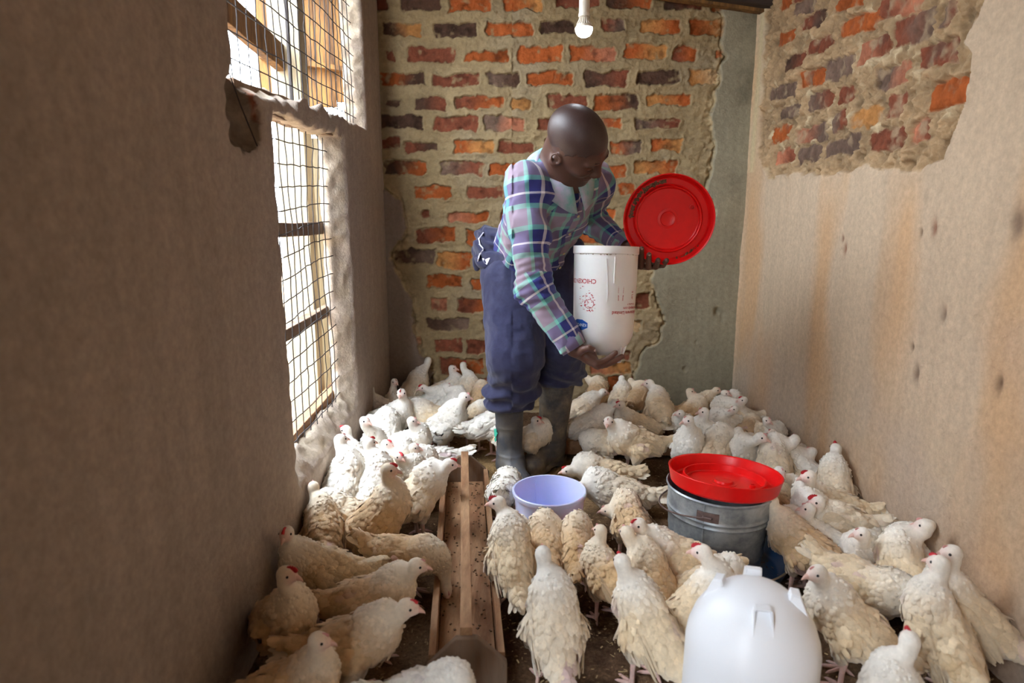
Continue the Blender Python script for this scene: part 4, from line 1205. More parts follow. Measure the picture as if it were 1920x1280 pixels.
def chicken(idx, label, bx, by, yaw, hx, hy, hyaw, mode='s', s=1.0, tone='t', comb=0.6, hp=-8, lift=0.0, group='chickens on the litter floor', at=None):
    rng = np.random.RandomState(1000 + idx)
    s = (s if s < 1.1 else 1.1 + (s - 1.1) * 0.2) * 0.93 * (0.94 if by > 990 else 1.0)
    pitch = {'s': 14, 'u': 34, 'p': -6, 'l': 8, 'r': 4}[mode] + rng.uniform(-4, 4)   # standing, upright, pecking, lying, resting low
    zb = {'s': 0.148, 'u': 0.150, 'p': 0.140, 'l': 0.070, 'r': 0.095}[mode] * s
    o = PZ(bx, by, zb + lift)
    ya = math.radians(yaw); pa = math.radians(pitch)
    # local frame: x forward, y left, z up, origin on the ground
    cy, sy = math.cos(ya), math.sin(ya)
    if at is not None: o[:2] = at
    base = np.array([o[0], o[1], lift])
    toL = np.array([[cy, sy, 0], [-sy, cy, 0], [0, 0, 1]])           # world -> local rows
    C0 = np.array([0, 0, zb])
    cp, sp = math.cos(pa), math.sin(pa)
    B = lambda x, y, z: C0 + s * np.array([x * cp - z * sp, y, x * sp + z * cp])
    RB = np.array([[cp, 0, sp], [0, 1, 0], [-sp, 0, cp]])
    # head: the point of the viewing ray nearest to where the neck would carry it
    nom = {'s': (0.105, 0, 0.275), 'u': (0.085, 0, 0.30), 'p': (0.17, 0, 0.05), 'l': (0.12, 0, 0.17), 'r': (0.11, 0, 0.215)}[mode]
    nomL = np.array(nom) * s
    nomW = base + toL.T @ nomL
    r = ray(hx, hy); r = r / np.linalg.norm(r)
    cam0 = np.array([0, 0, CAMH])
    Hw = cam0 + r * ((nomW - cam0) @ r)
    H = toL @ (Hw - base)
    N0 = B(0.062, 0, 0.030)
    dv = H - N0; dl = np.linalg.norm(dv)
    H = N0 + dv / dl * np.clip(dl, 0.075 * s, 0.185 * s)
    H[2] = max(H[2], 0.024 * s)
    hy_ = math.radians(hyaw - yaw); hpr = math.radians(hp if mode != 'p' else hp - 50)
    hd = np.array([math.cos(hy_) * math.cos(hpr), math.sin(hy_) * math.cos(hpr), math.sin(hpr)])
    hs = nrm(np.cross([0, 0, 1], hd)); hu = np.cross(hd, hs)
    RH = np.array([hd, hs, hu])
    K1 = N0 + s * (np.array([0.030, 0, 0.040]) if mode != 'p' else np.array([0.055, 0, 0.005]))
    K2 = H - hd * 0.018 * s + np.array([0, 0, -0.045 if mode != 'p' else 0.045]) * s
    ts = np.linspace(0, 1, 6)
    NK = [(1 - t) ** 3 * N0 + 3 * (1 - t) ** 2 * t * K1 + 3 * (1 - t) * t * t * K2 + t ** 3 * (H - hd * 0.004 * s) for t in ts]
    nr = np.interp(ts, [0, .35, .7, 1], [0.034, 0.0245, 0.0175, 0.0150]) * s
    fat = rng.uniform(0.95, 1.06)
    low = mode in 'l'
    T1 = B(-0.105, 0, 0.012); T2 = B(-0.150, 0, 0.045)
    lat = 0.034 * s

    def f(p):
        q = p
        d = ell(q, B(0, 0, 0), np.array([0.090, 0.051 * fat, 0.053]) * s, RB)
        d = smin(d, ell(q, B(0.052, 0, 0.004), np.array([0.045, 0.043 * fat, 0.046]) * s, RB), 0.03 * s)
        d = smin(d, ell(q, B(-0.060, 0, -0.004), np.array([0.054, 0.041 * fat, 0.041]) * s, RB), 0.03 * s)
        d = smin(d, cone(q, T1, T2, 0.026 * s, 0.010 * s), 0.022 * s)
        if not low:
            for sg in (-1, 1):
                d = smin(d, cone(q, B(-0.008, 0, -0.02) + np.array([0, sg * lat, 0]), np.array([0.006 * s, sg * lat, max(0.078 * s, 0.0) if mode != 'r' else 0.045 * s]), 0.037 * s, 0.014 * s), 0.022 * s)
        nk = 1e9
        for a in range(5):
            c = cone(q, NK[a], NK[a + 1], nr[a], nr[a + 1])
            nk = c if a == 0 else np.minimum(nk, c)
        d = smin(d, nk, 0.035 * s)
        d = smin(d, ell(q, H, np.array([0.0225, 0.0165, 0.0180]) * s, RH), 0.010 * s)
        d = smin(d, cone(q, H, H + hd * 0.019 * s - hu * 0.003 * s, 0.013 * s, 0.0072 * s), 0.008 * s)
        if low or mode == 'r':
            d = np.maximum(d, 0.002 - q[:, 2])
        nz = noise(q, 55, idx) * 0.0018 + noise(q, 24, idx + 7) * 0.0028
        far = np.clip(np.linalg.norm(q - H, axis=1) / (0.05 * s) - 0.6, 0, 1)
        return d - nz * far * s

    pts = np.array([H, H + hd * 0.03 * s, T2, T1, B(0, 0, 0), N0] + NK)
    lo = np.minimum(pts.min(0) - 0.03 * s, C0 - np.array([0.10, 0.072, 0.072]) * s); hi = np.maximum(pts.max(0) + 0.03 * s, C0 + np.array([0.11, 0.072, 0.072]) * s)
    lo[2] = min(lo[2], 0.05 * s) if not (low or mode == 'r') else -0.01
    dist = np.linalg.norm(o - cam0)
    h = float(np.clip(dist * 0.0026, 0.0036, 0.0062))
    V, F = nets(f, lo, hi, h)
    # normals by gradient
    e = 0.002
    g = np.stack([f(V + np.eye(3)[k] * e) - f(V - np.eye(3)[k] * e) for k in range(3)], 1)
    Nv = g / (np.linalg.norm(g, axis=1)[:, None] + 1e-9)
    A = {'w': WHT, 't': WHT * .5 + TAN * .5, 'b': WHT * .2 + BUF * .8, 'c': WHT * .3 + TAN * .7}[tone]
    Hd = {'w': WHT * 1.02, 't': WHT * 0.98, 'b': WHT * .55 + TAN * .45, 'c': WHT * .9 + TAN * .1}[tone]

    def paint(Q):
        dh = np.linalg.norm(Q - H, axis=1) / s
        dn = np.min([np.linalg.norm(Q - k, axis=1) for k in NK[1:]], axis=0) / s
        t = np.clip(1 - (dn - 0.03) / 0.05, 0, 1)[:, None]
        c = A * (1 - t) + Hd * t
        n1 = fbm(Q, 22, 3, idx)[:, None]
        c = c * (1 + 0.10 * n1)
        bl = np.clip((C0[2] - 0.028 * s - Q[:, 2]) / (0.04 * s), 0, 1)[:, None] * (1 - t)
        c = c * (1 - bl * .6) + (WHT * 0.86) * bl * .6
        dirt = np.clip(fbm(Q, 14, 4, idx + 50)[:, None] * 2.5 - 0.3, 0, 1) * (1 - t)
        c = c * (1 - 0.42 * dirt) + BUF * 0.42 * dirt
        pk = np.clip(fbm(Q, 17, 3, idx + 90)[:, None] * 4 - 1.5, 0, 1) * (1 - t) * 0.6
        c = c * (1 - pk) + srgb(196, 160, 168) * pk
        vent = np.exp(-(np.linalg.norm(Q - B(-0.075, 0, -0.042), axis=1) / (0.030 * s)) ** 2)[:, None]
        c = c * (1 - 0.65 * vent) + PNK * 0.65 * vent
        return c, t[:, 0], dh

    col, tn, dh = paint(V)
    face = np.exp(-(np.linalg.norm(V - (H + hd * 0.014 * s - hu * .002 * s), axis=1) / (0.015 * s)) ** 2)[:, None] * 0.75
    col = col * (1 - face) + srgb(226, 168, 160) * face
    if comb > 0.85:
        col = col * (1 - face * .3) + srgb(206, 96, 96) * face * .3
    root = thing('chicken', label, 'chicken', tuple(base), group=group, rotz=ya)
    link('body', mesh_np('body', V, F, np.clip(col, 0.01, 1)), M['plumage'], root)
    # plumage shingles
    fc = V[F].mean(1); fn = Nv[F].mean(1)
    nf = int((900 if dist < 1.9 else (600 if dist < 2.5 else 380)))
    pick = rng.choice(len(fc), min(nf, len(fc)), replace=False)
    Q = fc[pick]; Nq = fn[pick]
    cc, tq, dq = paint(Q)
    keep = (dq > 0.045) & (Q[:, 2] > (0.02 * s if low or mode == 'r' else C0[2] - 0.052 * s))
    Q, Nq, cc, tq = Q[keep], Nq[keep], cc[keep], tq[keep]
    back = -RB[0] * 1.0 + np.array([0, 0, -0.28])
    neckdir = nrm(np.array(NK[1]) - np.array(NK[4]))
    fl = back[None] * (1 - tq[:, None]) + neckdir[None] * tq[:, None] + rng.normal(0, 0.16, (len(Q), 3))
    fl = fl - Nq * np.sum(fl * Nq, axis=1)[:, None]
    fl /= np.linalg.norm(fl, axis=1)[:, None] + 1e-9
    L = (0.024 * (1 - tq) + 0.011 * tq) * s * rng.uniform(0.75, 1.25, len(Q))
    W = (0.0165 * (1 - tq) + 0.0085 * tq) * s * rng.uniform(0.8, 1.2, len(Q))
    lf = (0.0030 * (1 - tq) + 0.0008 * tq) * s * rng.uniform(-0.3, 1.6, len(Q))
    cc = cc * rng.uniform(0.90, 1.08, (len(Q), 1))
    Vf, Ff, Cf = feathers(Q, Nq, fl, L, W, lf, cc, rng)
    o_ = link('plumage', mesh_np('plumage', Vf, Ff, np.clip(Cf, 0.01, 1)), M['plumage'], root)
    o_['kind'] = 'stuff'
    # wings
    for sg in (-1, 1):
        wc = B(-0.012, sg * 0.0445 * fat, 0.006)
        droop = rng.uniform(0.02, 0.16)
        wx = nrm(RB[0] + RB[2] * droop); wz = nrm(RB[2] - wx * (RB[2] @ wx)); wn = np.array([0, sg * 1.0, 0])
        uu = np.linspace(0, 2 * math.pi, 17)[:-1]; VV = []; FF = []
        rings = 6
        for i in range(rings + 1):
            ph = math.pi / 2 * i / rings
            for a in uu:
                x = math.cos(a) * math.sin(ph); z = math.sin(a) * math.sin(ph); y = math.cos(ph)
                zs = 0.030 * (1 - 0.35 * (x < 0) * (-x))
                VV.append(wc + s * (wx * x * 0.062 + wz * z * zs) + wn * (y * 0.014 - 0.003) * s)
        for i in range(rings):
            for k in range(16):
                q = (i * 16 + k, i * 16 + (k + 1) % 16, (i + 1) * 16 + (k + 1) % 16, (i + 1) * 16 + k)
                FF.append(q)
        VV = np.array(VV); FF = np.array(FF)
        wcol = (A * 0.98)[None] * (1 + 0.08 * noise(VV, 40, idx)[:, None])
        # covert rows then flight feathers
        pp = []; dd = []; nn_ = []; LL = []; WW = []; CC = []
        for row, (x0, cnt, l, w, zz) in enumerate(((0.040, 5, 0.034, 0.017, 0.020), (0.018, 6, 0.040, 0.017, 0.024), (-0.006, 6, 0.048, 0.015, 0.022), (-0.026, 7, 0.066, 0.012, 0.018))):
            for k in range(cnt):
                tz = (k / (cnt - 1) - 0.5) * 2
                x = x0 + rng.uniform(-.004, .004)
                yy = 0.0125 * max(0.2, 1 - (x / .062) ** 2 * .6 - tz * tz * .4)
                pp.append(wc + s * (wx * x + wz * tz * zz) + wn * yy * s)
                dd.append(-wx + wz * (-0.18 - 0.22 * tz * (row < 3) - 0.15 * (row == 3) * tz) + wn * (-0.02) + rng.normal(0, .03, 3))
                nn_.append(wn + rng.normal(0, .08, 3)); LL.append(l * s * rng.uniform(.85, 1.1)); WW.append(w * s)
                CC.append((A * (1.02 if row < 3 else 1.05) * (1 - .12 * (row == 3 and k % 2))) * rng.uniform(.88, 1.08))
        Vb, Fb, Cb = blades(pp, dd, nn_, LL, WW, CC, curve=0.10)
        FFa = np.concatenate([FF, Fb + len(VV)])
        link('wing', mesh_np('wing', np.concatenate([VV, Vb]), FFa, np.clip(np.concatenate([wcol, Cb]), 0.01, 1)), M['plumage'], root)
    # tail fan
    pp = []; dd = []; nn_ = []; LL = []; WW = []; CC = []
    k_ = 9
    up_ = rng.uniform(0.25, 0.75)
    for k in range(k_):
        a = (k / (k_ - 1) - .5) * 2
        pp.append(B(-0.112, a * 0.014, 0.018 - 0.004 * abs(a)))
        dd.append(-RB[0] + RB[2] * (up_ - 0.25 * abs(a)) + np.array([0, a * 0.42, 0]) + rng.normal(0, 0.07, 3))
        nn_.append(nrm(RB[2] + RB[0] * .5 + np.array([0, a * 1.1, 0])))
        LL.append(0.062 * s * rng.uniform(.65, 1.1)); WW.append(0.017 * s); CC.append((A * .6 + WHT * .4) * rng.uniform(.86, 1.06))
    Vb, Fb, Cb = blades(pp, dd, nn_, LL, WW, CC, curve=0.05)
    link('tail', mesh_np('tail', Vb, Fb, np.clip(Cb, .01, 1)), M['plumage'], root)
    # head furniture
    MH = Matrix.Identity(4)
    for i in range(3):
        MH[i][0], MH[i][1], MH[i][2] = hd[i], hs[i], hu[i]
    COMBM = COMB if comb > 0.5 else COMB_PALE
    def put(nm, me, loc, sc):
        q = link(nm, me, None, root)
        m4 = MH.copy(); m4.translation = Vector(loc)
        q.matrix_local = m4 @ Matrix.Diagonal((sc, sc, sc, 1))
        return q
    put('beak', BEAK, H + hd * 0.0205 * s - hu * 0.0015 * s, 1.05 * s)
    put('comb', COMBM, H + hd * 0.011 * s + hu * 0.0158 * s, (0.30 + 0.55 * comb) * s)
    for sg in (-1, 1):
        put('eye', EYE, H + hd * 0.0075 * s + hs * sg * 0.0138 * s + hu * 0.0042 * s, 1.05 * s)
    if not low:
        for sg in (-1, 1):
            q = link('leg', LEGS[(idx + (sg > 0)) % 3], None, root)
            st = rng.uniform(-0.018, 0.018) * s * sg
            q.location = (0.004 * s + st * 0.3, sg * lat, 0)
            q.rotation_euler = (0, st * 1.2, rng.uniform(-.3, .3))
            q.scale = (s, s, s * (1.0 if mode != 'r' else 0.6))
    return root


FLOCK = [
 # label, body px, py, yaw, head px, py, head yaw, mode, size, tone, comb
 ('white chicken facing left alone in the far left corner', 712, 768, 200, 693, 729, 180, 's', 0.95, 't', .8),
 ('small chicken facing the camera against the back wall, second from the far left corner', 738, 755, -80, 740, 716, -50, 's', 0.90, 'c', .4),
 ('tall-necked chicken at the back wall stretching its head straight up', 796, 722, 60, 803, 676, 80, 'u', 1.05, 't', .3),
 ('chicken at the back wall with its beak towards the tall red-combed bird beside the trousers', 824, 728, 10, 849, 693, 0, 's', 0.95, 't', .4),
 ('chicken with a bright red comb held high beneath the lowest bricks, left of the trousers', 868, 728, 70, 869, 684, 60, 'u', 0.95, 't', 1.1),
 ('chicken with a red-rimmed face looking left behind the broad white hen', 826, 748, 0, 793, 727, 205, 's', 0.95, 'w', 1.1),
 ('broad white chicken turning its face to the camera at the end of the window sill', 712, 785, -5, 752, 744, -95, 's', 1.15, 'w', .6),
 ('tan chicken mostly hidden behind the face-on white one, only a red comb showing', 806, 785, 180, 770, 758, 150, 's', 1.05, 'c', 1.2),
 ('erect white chicken striding right in front of the group, head in profile', 848, 790, -18, 871, 744, -5, 'u', 1.12, 'w', .5),
 ('chicken with its neck bent forward just behind the striding white one', 842, 757, 40, 853, 734, 20, 's', 0.95, 'w', .3),
 ('chicken walking away beside the striding white one, its tail towards the window', 884, 790, 60, 905, 758, 60, 's', 0.95, 'c', .3),
 ('tan chicken half behind the bloused trouser leg, facing away', 893, 745, 80, 902, 722, 90, 's', 0.92, 'b', .6),
 ('big cream chicken standing behind the left boot with both feet apart', 918, 795, 25, 955, 760, 20, 's', 1.15, 'w', .4),
 ('slim white chicken looking right in front of the window sill, breast to the camera', 684, 835, -60, 684, 789, -30, 'u', 0.98, 'w', .3),
 ('white chicken seen from behind with raised head, right of the slim one at the sill', 714, 826, 80, 706, 783, 100, 'u', 1.05, 'w', .2),
 ('white chicken with head in profile to the right below the face-on hen', 750, 825, 0, 776, 794, -5, 's', 0.95, 'w', .3),
 ('white chicken pointing its beak left beside the broken sill plaster', 664, 858, 150, 648, 809, 180, 's', 1.0, 'w', .8),
 ('large white chicken with its back to the camera leaning on the left wall', 630, 915, 80, 645, 843, 50, 'u', 1.12, 'w', .3),
 ('white chicken with raised red-tipped head, right of the large one leaning on the wall', 686, 903, 78, 696, 838, 50, 'u', 1.05, 'w', .9),
 ('white chicken with a pink face looking right, in the middle of the window flock', 712, 865, 20, 730, 833, -15, 's', 0.95, 'w', .9),
 ('chicken with a crimson face and comb looking down right, lit from the window', 736, 888, -10, 748, 856, -40, 's', 0.95, 't', 1.15),
 ('tan-faced chicken in profile behind the crimson-faced one', 768, 868, 0, 781, 842, -5, 's', 0.92, 't', .4),
 ('crouching white chicken with upraised tail at the far end of the trough', 808, 862, 195, 775, 866, 190, 'r', 1.0, 'w', .3),
 ('tan chicken pressed to the left wall with only its tail and back in view', 594, 895, 110, 598, 858, 110, 's', 0.90, 'b', .2),
 ('tall buff brown chicken standing on the left with comb, looking right', 690, 965, 22, 730, 896, 0, 'u', 1.25, 'b', 1.0),
 ('white-backed chicken stretching its beak to the far end of the trough', 783, 925, 22, 829, 876, 10, 'u', 1.12, 't', .9),
 ('brown chicken standing upright in the shade of the left wall, seen from behind', 600, 985, 110, 596, 935, 110, 's', 1.0, 'b', .3),
 ('pale back of a chicken between the tall buff one and the wall', 640, 962, 160, 612, 942, 170, 's', 0.95, 't', .3),
 ('chicken looking straight at the camera with a red stripe of comb, by the left wall', 590, 1062, 190, 546, 1015, -92, 's', 1.10, 'c', 1.1),
 ('buff chicken with bright red comb standing by the lower left wall, legs in view', 502, 1155, -40, 538, 1077, -10, 'u', 1.12, 'b', 1.2),
 ('buff brown chicken bending its neck down into the left side of the trough', 762, 1040, -8, 836, 1105, -60, 'p', 1.05, 'b', .3),
 ('tan chicken facing right with a fluffy tail, third from the bottom on the left', 700, 1118, 8, 780, 1062, 0, 's', 1.10, 'b', .3),
 ('large tan chicken with pale head facing right beside the trough rail', 665, 1200, 5, 765, 1138, -5, 's', 1.20, 'b', .7),
 ('chicken at the bottom left edge with its pale head in profile to the right', 545, 1285, 10, 598, 1207, 0, 's', 1.05, 'b', .5),
 ('white chicken cut off by the bottom edge with its tail standing up', 805, 1300, -10, 880, 1310, -20, 's', 1.0, 'w', .3),
 ('white chicken seen from behind with a raised pointed tail, in front of the left boot', 948, 915, 85, 955, 950, 80, 'p', 0.95, 'w', .2),
 ('tan chicken turning its red-combed head left over the trough', 960, 1040, 100, 938, 953, 175, 'u', 1.15, 'c', 1.1),
 ('large white chicken with its back to the camera in the middle foreground', 1040, 1165, 95, 1020, 1045, 95, 'u', 1.28, 't', .3),
 ('small brown chicken huddled against the lilac bucket, leftmost of its row', 992, 992, 60, 1000, 975, 100, 'r', 0.85, 'b', .2),
 ('buff rump of a chicken drinking behind the lilac bucket, centre of its row', 1042, 1020, 95, 1046, 985, 95, 's', 1.0, 'b', .2),
 ('buff chicken with purple bare skin and long legs at the bucket, right of centre', 1092, 1028, 85, 1090, 990, 100, 's', 1.0, 'b', .2),
 ('small tan chicken standing at the right end of the row by the bucket', 1144, 1065, 120, 1122, 1022, 130, 's', 0.95, 'b', .2),
 ('ruffled tan chicken preening, between the bucket and the wire handle', 1184, 975, 100, 1162, 945, 180, 's', 0.95, 'b', .3),
 ('cream chicken lying across the front of the metal bucket, face lowered left', 1262, 1052, 175, 1196, 984, 205, 's', 1.12, 'c', .8),
 ('long-necked tan chicken standing between two white ones left of the metal bucket', 1212, 1098, 110, 1190, 1015, 120, 'u', 1.05, 'b', .3),
 ('big cream chicken in the foreground left of the white drinker, its back to the camera', 1218, 1170, 125, 1180, 1078, 110, 'u', 1.25, 'c', .6),
 ('cream chicken with a raised red comb directly behind the white drinker', 1290, 1122, 20, 1325, 1055, 160, 'u', 1.12, 'c', 1.1),
 ('chicken with a pink beak poking out right behind the drinker lug', 1330, 1095, 10, 1368, 1070, -10, 's', 1.0, 'c', .3),
 ('cream chicken lying behind the lilac bucket with its red-rimmed beak to the left', 1130, 882, 178, 1064, 882, 190, 'l', 1.05, 'c', .8),
 ('long white-winged chicken lying right of the lilac bucket with tail cocked up', 1155, 922, 170, 1095, 910, 185, 'l', 1.20, 't', .3),
 ('brown-winged chicken with white breast standing before the rear trough, facing front', 1186, 828, 195, 1143, 792, -110, 's', 1.12, 'c', .3),
 ('chicken pecking the ground below the brown-winged one', 1138, 830, 185, 1104, 838, 200, 'p', 0.95, 't', .3),
 ('white chicken with its head turned away, left end of the rear trough', 1107, 795, 15, 1137, 768, 30, 's', 1.0, 'w', .3),
 ('chicken with a lilac beak looking right beside the right boot top', 1090, 765, 20, 1110, 746, -5, 's', 0.92, 't', .3),
 ('chicken peering right between the two boots', 992, 825, 8, 1013, 797, -10, 's', 0.95, 't', 1.0),
 ('chicken with a red brow looking left behind the brown-winged one', 1192, 795, 175, 1167, 768, 185, 's', 0.95, 'c', .9),
 ('yellowish chicken facing the back wall right of the trouser leg', 1119, 738, 75, 1108, 712, 100, 's', 0.95, 'b', .5),
 ('chicken with a raised white neck before the loose orange brick', 1168, 745, 70, 1166, 718, 90, 's', 0.90, 't', .9),
 ('tan chicken with a reddish head stretched up at the plaster edge', 1190, 745, 60, 1186, 716, 60, 's', 0.90, 'b', .8),
 ('fluffy cream chicken turned away from the camera at the rear trough', 1237, 768, 88, 1222, 726, 165, 's', 1.10, 'c', .3),
 ('chicken with a pink beak crouching to the right below the grey back wall', 1290, 768, 10, 1304, 747, -5, 's', 0.90, 'b', .5),
 ('small-headed chicken behind the crouching one at the back wall, looking right', 1322, 765, 20, 1330, 741, -20, 's', 0.88, 'b', .2),
 ('upright slim chicken at the back wall looking right with a pink beak', 1356, 768, -60, 1361, 738, -30, 'u', 0.92, 't', .5),
 ('chicken with its beak left in the far right corner', 1403, 778, 170, 1393, 750, 180, 's', 0.95, 't', .7),
 ('grey-faced chicken looking left just below the corner bird', 1386, 788, 190, 1377, 767, 185, 's', 0.85, 'w', .2),
 ('tan chicken lying in the far right corner group, rump towards the camera', 1392, 806, 60, 1402, 790, 60, 'r', 1.0, 'b', .2),
 ('small chicken peeping left at the right end of the rear trough', 1296, 800, 185, 1276, 779, 185, 's', 0.88, 't', .2),
 ('white-breasted chicken with drooping beak standing behind the red bucket tray', 1302, 832, -110, 1290, 788, 200, 'u', 1.05, 'w', .3),
 ('long-necked chicken looking left with a creased throat behind the red tray', 1340, 828, 170, 1318, 781, 180, 's', 1.0, 'w', .4),
 ('chicken facing the wall with the back of its neck up, behind the red tray', 1350, 845, 60, 1371, 810, 70, 'u', 1.05, 't', .2),
 ('small chicken with a striped face looking down by the right wall', 1440, 812, -80, 1438, 788, -60, 's', 0.88, 't', .3),
 ('grey-cheeked white chicken looking left above the tray rim', 1410, 842, 190, 1406, 818, 185, 's', 0.90, 'w', .3),
 ('cream chicken with pink face and beak looking down right, beyond the tray', 1436, 852, -150, 1427, 820, -40, 's', 1.05, 'w', .5),
 ('white chicken beside the right wall facing left over its neighbour', 1456, 832, -120, 1448, 811, 190, 's', 0.90, 'w', .3),
 ('tall chicken with its neck stretched up and face turned to the right wall', 1487, 872, 85, 1488, 824, 85, 'u', 1.05, 't', .2),
 ('greyish chicken huddled by the right wall behind a white-backed one', 1518, 868, 120, 1505, 848, 150, 's', 0.92, 'w', .3),
 ('white-backed chicken resting by the right wall', 1540, 886, 60, 1558, 868, 60, 'r', 0.95, 't', .2),
 ('chicken with a bright red comb facing the right wall, neck raised', 1570, 912, 75, 1565, 862, 80, 'u', 1.05, 't', 1.2),
 ('white-headed chicken looking left, upper of two lying by the right wall', 1590, 948, 168, 1516, 902, 185, 's', 1.08, 'c', .9),
 ('white chicken with a red comb looking left, lower of two lying by the right wall', 1590, 985, 172, 1526, 941, 182, 's', 1.12, 't', 1.2),
 ('chicken half hidden behind the red tray with one dark eye showing', 1474, 915, -100, 1462, 884, -80, 's', 0.95, 't', .3),
 ('tan rounded back of a chicken under the beak of the white-headed one', 1508, 925, 80, 1510, 905, 90, 'r', 0.90, 'b', .2),
 ('tan chicken rump between the metal bucket and the right wall', 1480, 955, 75, 1474, 925, 80, 's', 0.95, 'b', .2),
 ('large tan chicken against the right side of the metal bucket, tail out to the right', 1496, 1012, 128, 1452, 950, 150, 's', 1.15, 'b', .3),
 ('white chicken squeezed behind the large tan one, seen from the side', 1528, 990, 150, 1505, 960, 160, 's', 0.95, 'w', .3),
 ('fluffy white chicken sitting with a small pink beak to the left', 1634, 1035, -130, 1615, 1000, 180, 's', 1.02, 'w', .3),
 ('cream chicken with a ragged spread tail walking away to the lower right', 1618, 1088, -48, 1665, 1110, -50, 'p', 1.15, 'c', .2),
 ('cream chicken facing left in the open gap right of the white drinker', 1590, 1165, 150, 1540, 1085, 190, 'u', 1.22, 'c', .3),
 ('cream chicken with upturned face at the right wall, in front of another head', 1704, 1065, 95, 1716, 998, 140, 'u', 1.12, 'c', .5),
 ('white chicken head looking left at the right wall, behind the one with upturned face', 1745, 1040, 120, 1735, 988, 185, 'u', 0.98, 'w', .5),
 ('tan chicken body low beside the right wall behind its neighbours', 1693, 1040, 100, 1692, 1005, 110, 'r', 0.90, 'c', .2),
 ('big cream chicken with pink beak raised, back to the camera, lower right', 1772, 1175, 98, 1757, 1070, 120, 'u', 1.30, 'c', .7),
 ('large cream chicken running up along the right wall with its white head to the left', 1862, 1150, 140, 1783, 1040, 170, 'u', 1.30, 'c', .3),
 ('white chicken with a red comb tip at the bottom edge right of the drinker', 1688, 1345, 92, 1700, 1212, 80, 'u', 1.10, 'w', 1.0),
]
# let the birds stand side by side: small shifts on the floor, mostly in depth
_pl = [placing(x[1], x[2], x[3], x[7], x[8]) for x in FLOCK]
_p0 = np.array([q[0] for q in _pl]); _s = np.array([q[1] for q in _pl])
_p = _p0.copy()
_ya = np.radians([r[3] for r in FLOCK]); _d = np.stack([np.cos(_ya), np.sin(_ya)], 1)
OBST = [(pb_[0], pb_[1], 0.105), (bk[0], bk[1], 0.150), (0.456, 1.15, 0.125), (-0.01, 2.42, 0.055), (0.00, 2.34, 0.05), (0.165, 2.575, 0.06), (0.09, 2.48, 0.05)]
offs = (-0.065, 0.0, 0.055); rad = (0.040, 0.050, 0.044)
for it in range(120):
    F_ = np.zeros_like(_p)
    for a, ra in zip(offs, rad):
        A_ = _p + _d * (a * _s)[:, None]
        for b, rb in zip(offs, rad):
            B_ = _p + _d * (b * _s)[:, None]
            D_ = A_[:, None] - B_[None]
            L_ = np.linalg.norm(D_, axis=2) + 1e-6
            R_min = (ra * _s)[:, None] + (rb * _s)[None]
            pen = np.clip(R_min - L_, 0, None); np.fill_diagonal(pen, 0)
            F_ += (D_ / L_[..., None] * pen[..., None]).sum(1) * 0.18
        for (ox, oy, orr) in OBST:
            D_ = A_ - np.array([ox, oy]); L_ = np.linalg.norm(D_, axis=1) + 1e-6
            F_ += D_ / L_[:, None] * np.clip(orr + ra * _s - L_, 0, None)[:, None] * 0.5
        F_[:, 0] += np.clip(XL + 0.012 + ra * _s - A_[:, 0], 0, None) - np.clip(A_[:, 0] - (XR - 0.02 - ra * _s), 0, None)
        F_[:, 1] -= np.clip(A_[:, 1] - (YB - 0.03 - ra * _s), 0, None)
    for a in (-0.145, 0.10):
        A_ = _p + _d * (a * _s)[:, None]
        F_[:, 0] += np.clip(XL + 0.02 - A_[:, 0], 0, None) - np.clip(A_[:, 0] - (XR - 0.03), 0, None)
        F_[:, 1] -= np.clip(A_[:, 1] - (YB - 0.04), 0, None)
    _p = _p + F_ + (_p0 - _p) * 0.04
    e_ = _p - _p0
    _p = _p0 + np.stack([np.clip(e_[:, 0], -0.060, 0.035), np.clip(e_[:, 1], -0.08, 0.08)], 1)
_k = [r[0] for r in FLOCK].index('chicken peering right between the two boots')
_p[_k] = _p0[_k] + np.array([0.005, 0.03])
for i, row in enumerate(FLOCK):
    chicken(i, *row, at=_p[i])
# ================================================================ the person
M['skin'] = mat('dark_skin', attr=True, rough=0.42, var=0.10, vscale=120, bump=0.12, bscale=260, bdist=0.001, spec=0.5, sub=0.06)
M['trousers'] = mat('navy_cotton', srgb(46, 47, 74), 0.88, var=0.16, vscale=60, bump=0.25, bscale=240, bdist=0.0015, col2=srgb(58, 60, 86), cscale=7, sheen=0.2, spec=0.2)
M['boot'] = mat('grey_rubber', srgb(74, 76, 82), 0.5, var=0.2, vscale=14, col2=srgb(98, 92, 84), cscale=9, spec=0.4, bump=0.1, bscale=50)
M['boot_mud'] = mat('muddy_rubber', srgb(80, 78, 78), 0.65, var=0.4, vscale=26, col2=srgb(120, 108, 92), cscale=14, spec=0.3, bump=0.2, bscale=60)
M['trim_white'] = mat('white_trim', srgb(226, 226, 236), 0.8, var=0.08, vscale=40)
M['button'] = mat('shirt_button', srgb(214, 196, 150), 0.4)
M['nail'] = mat('finger_nail', srgb(190, 160, 144), 0.35)

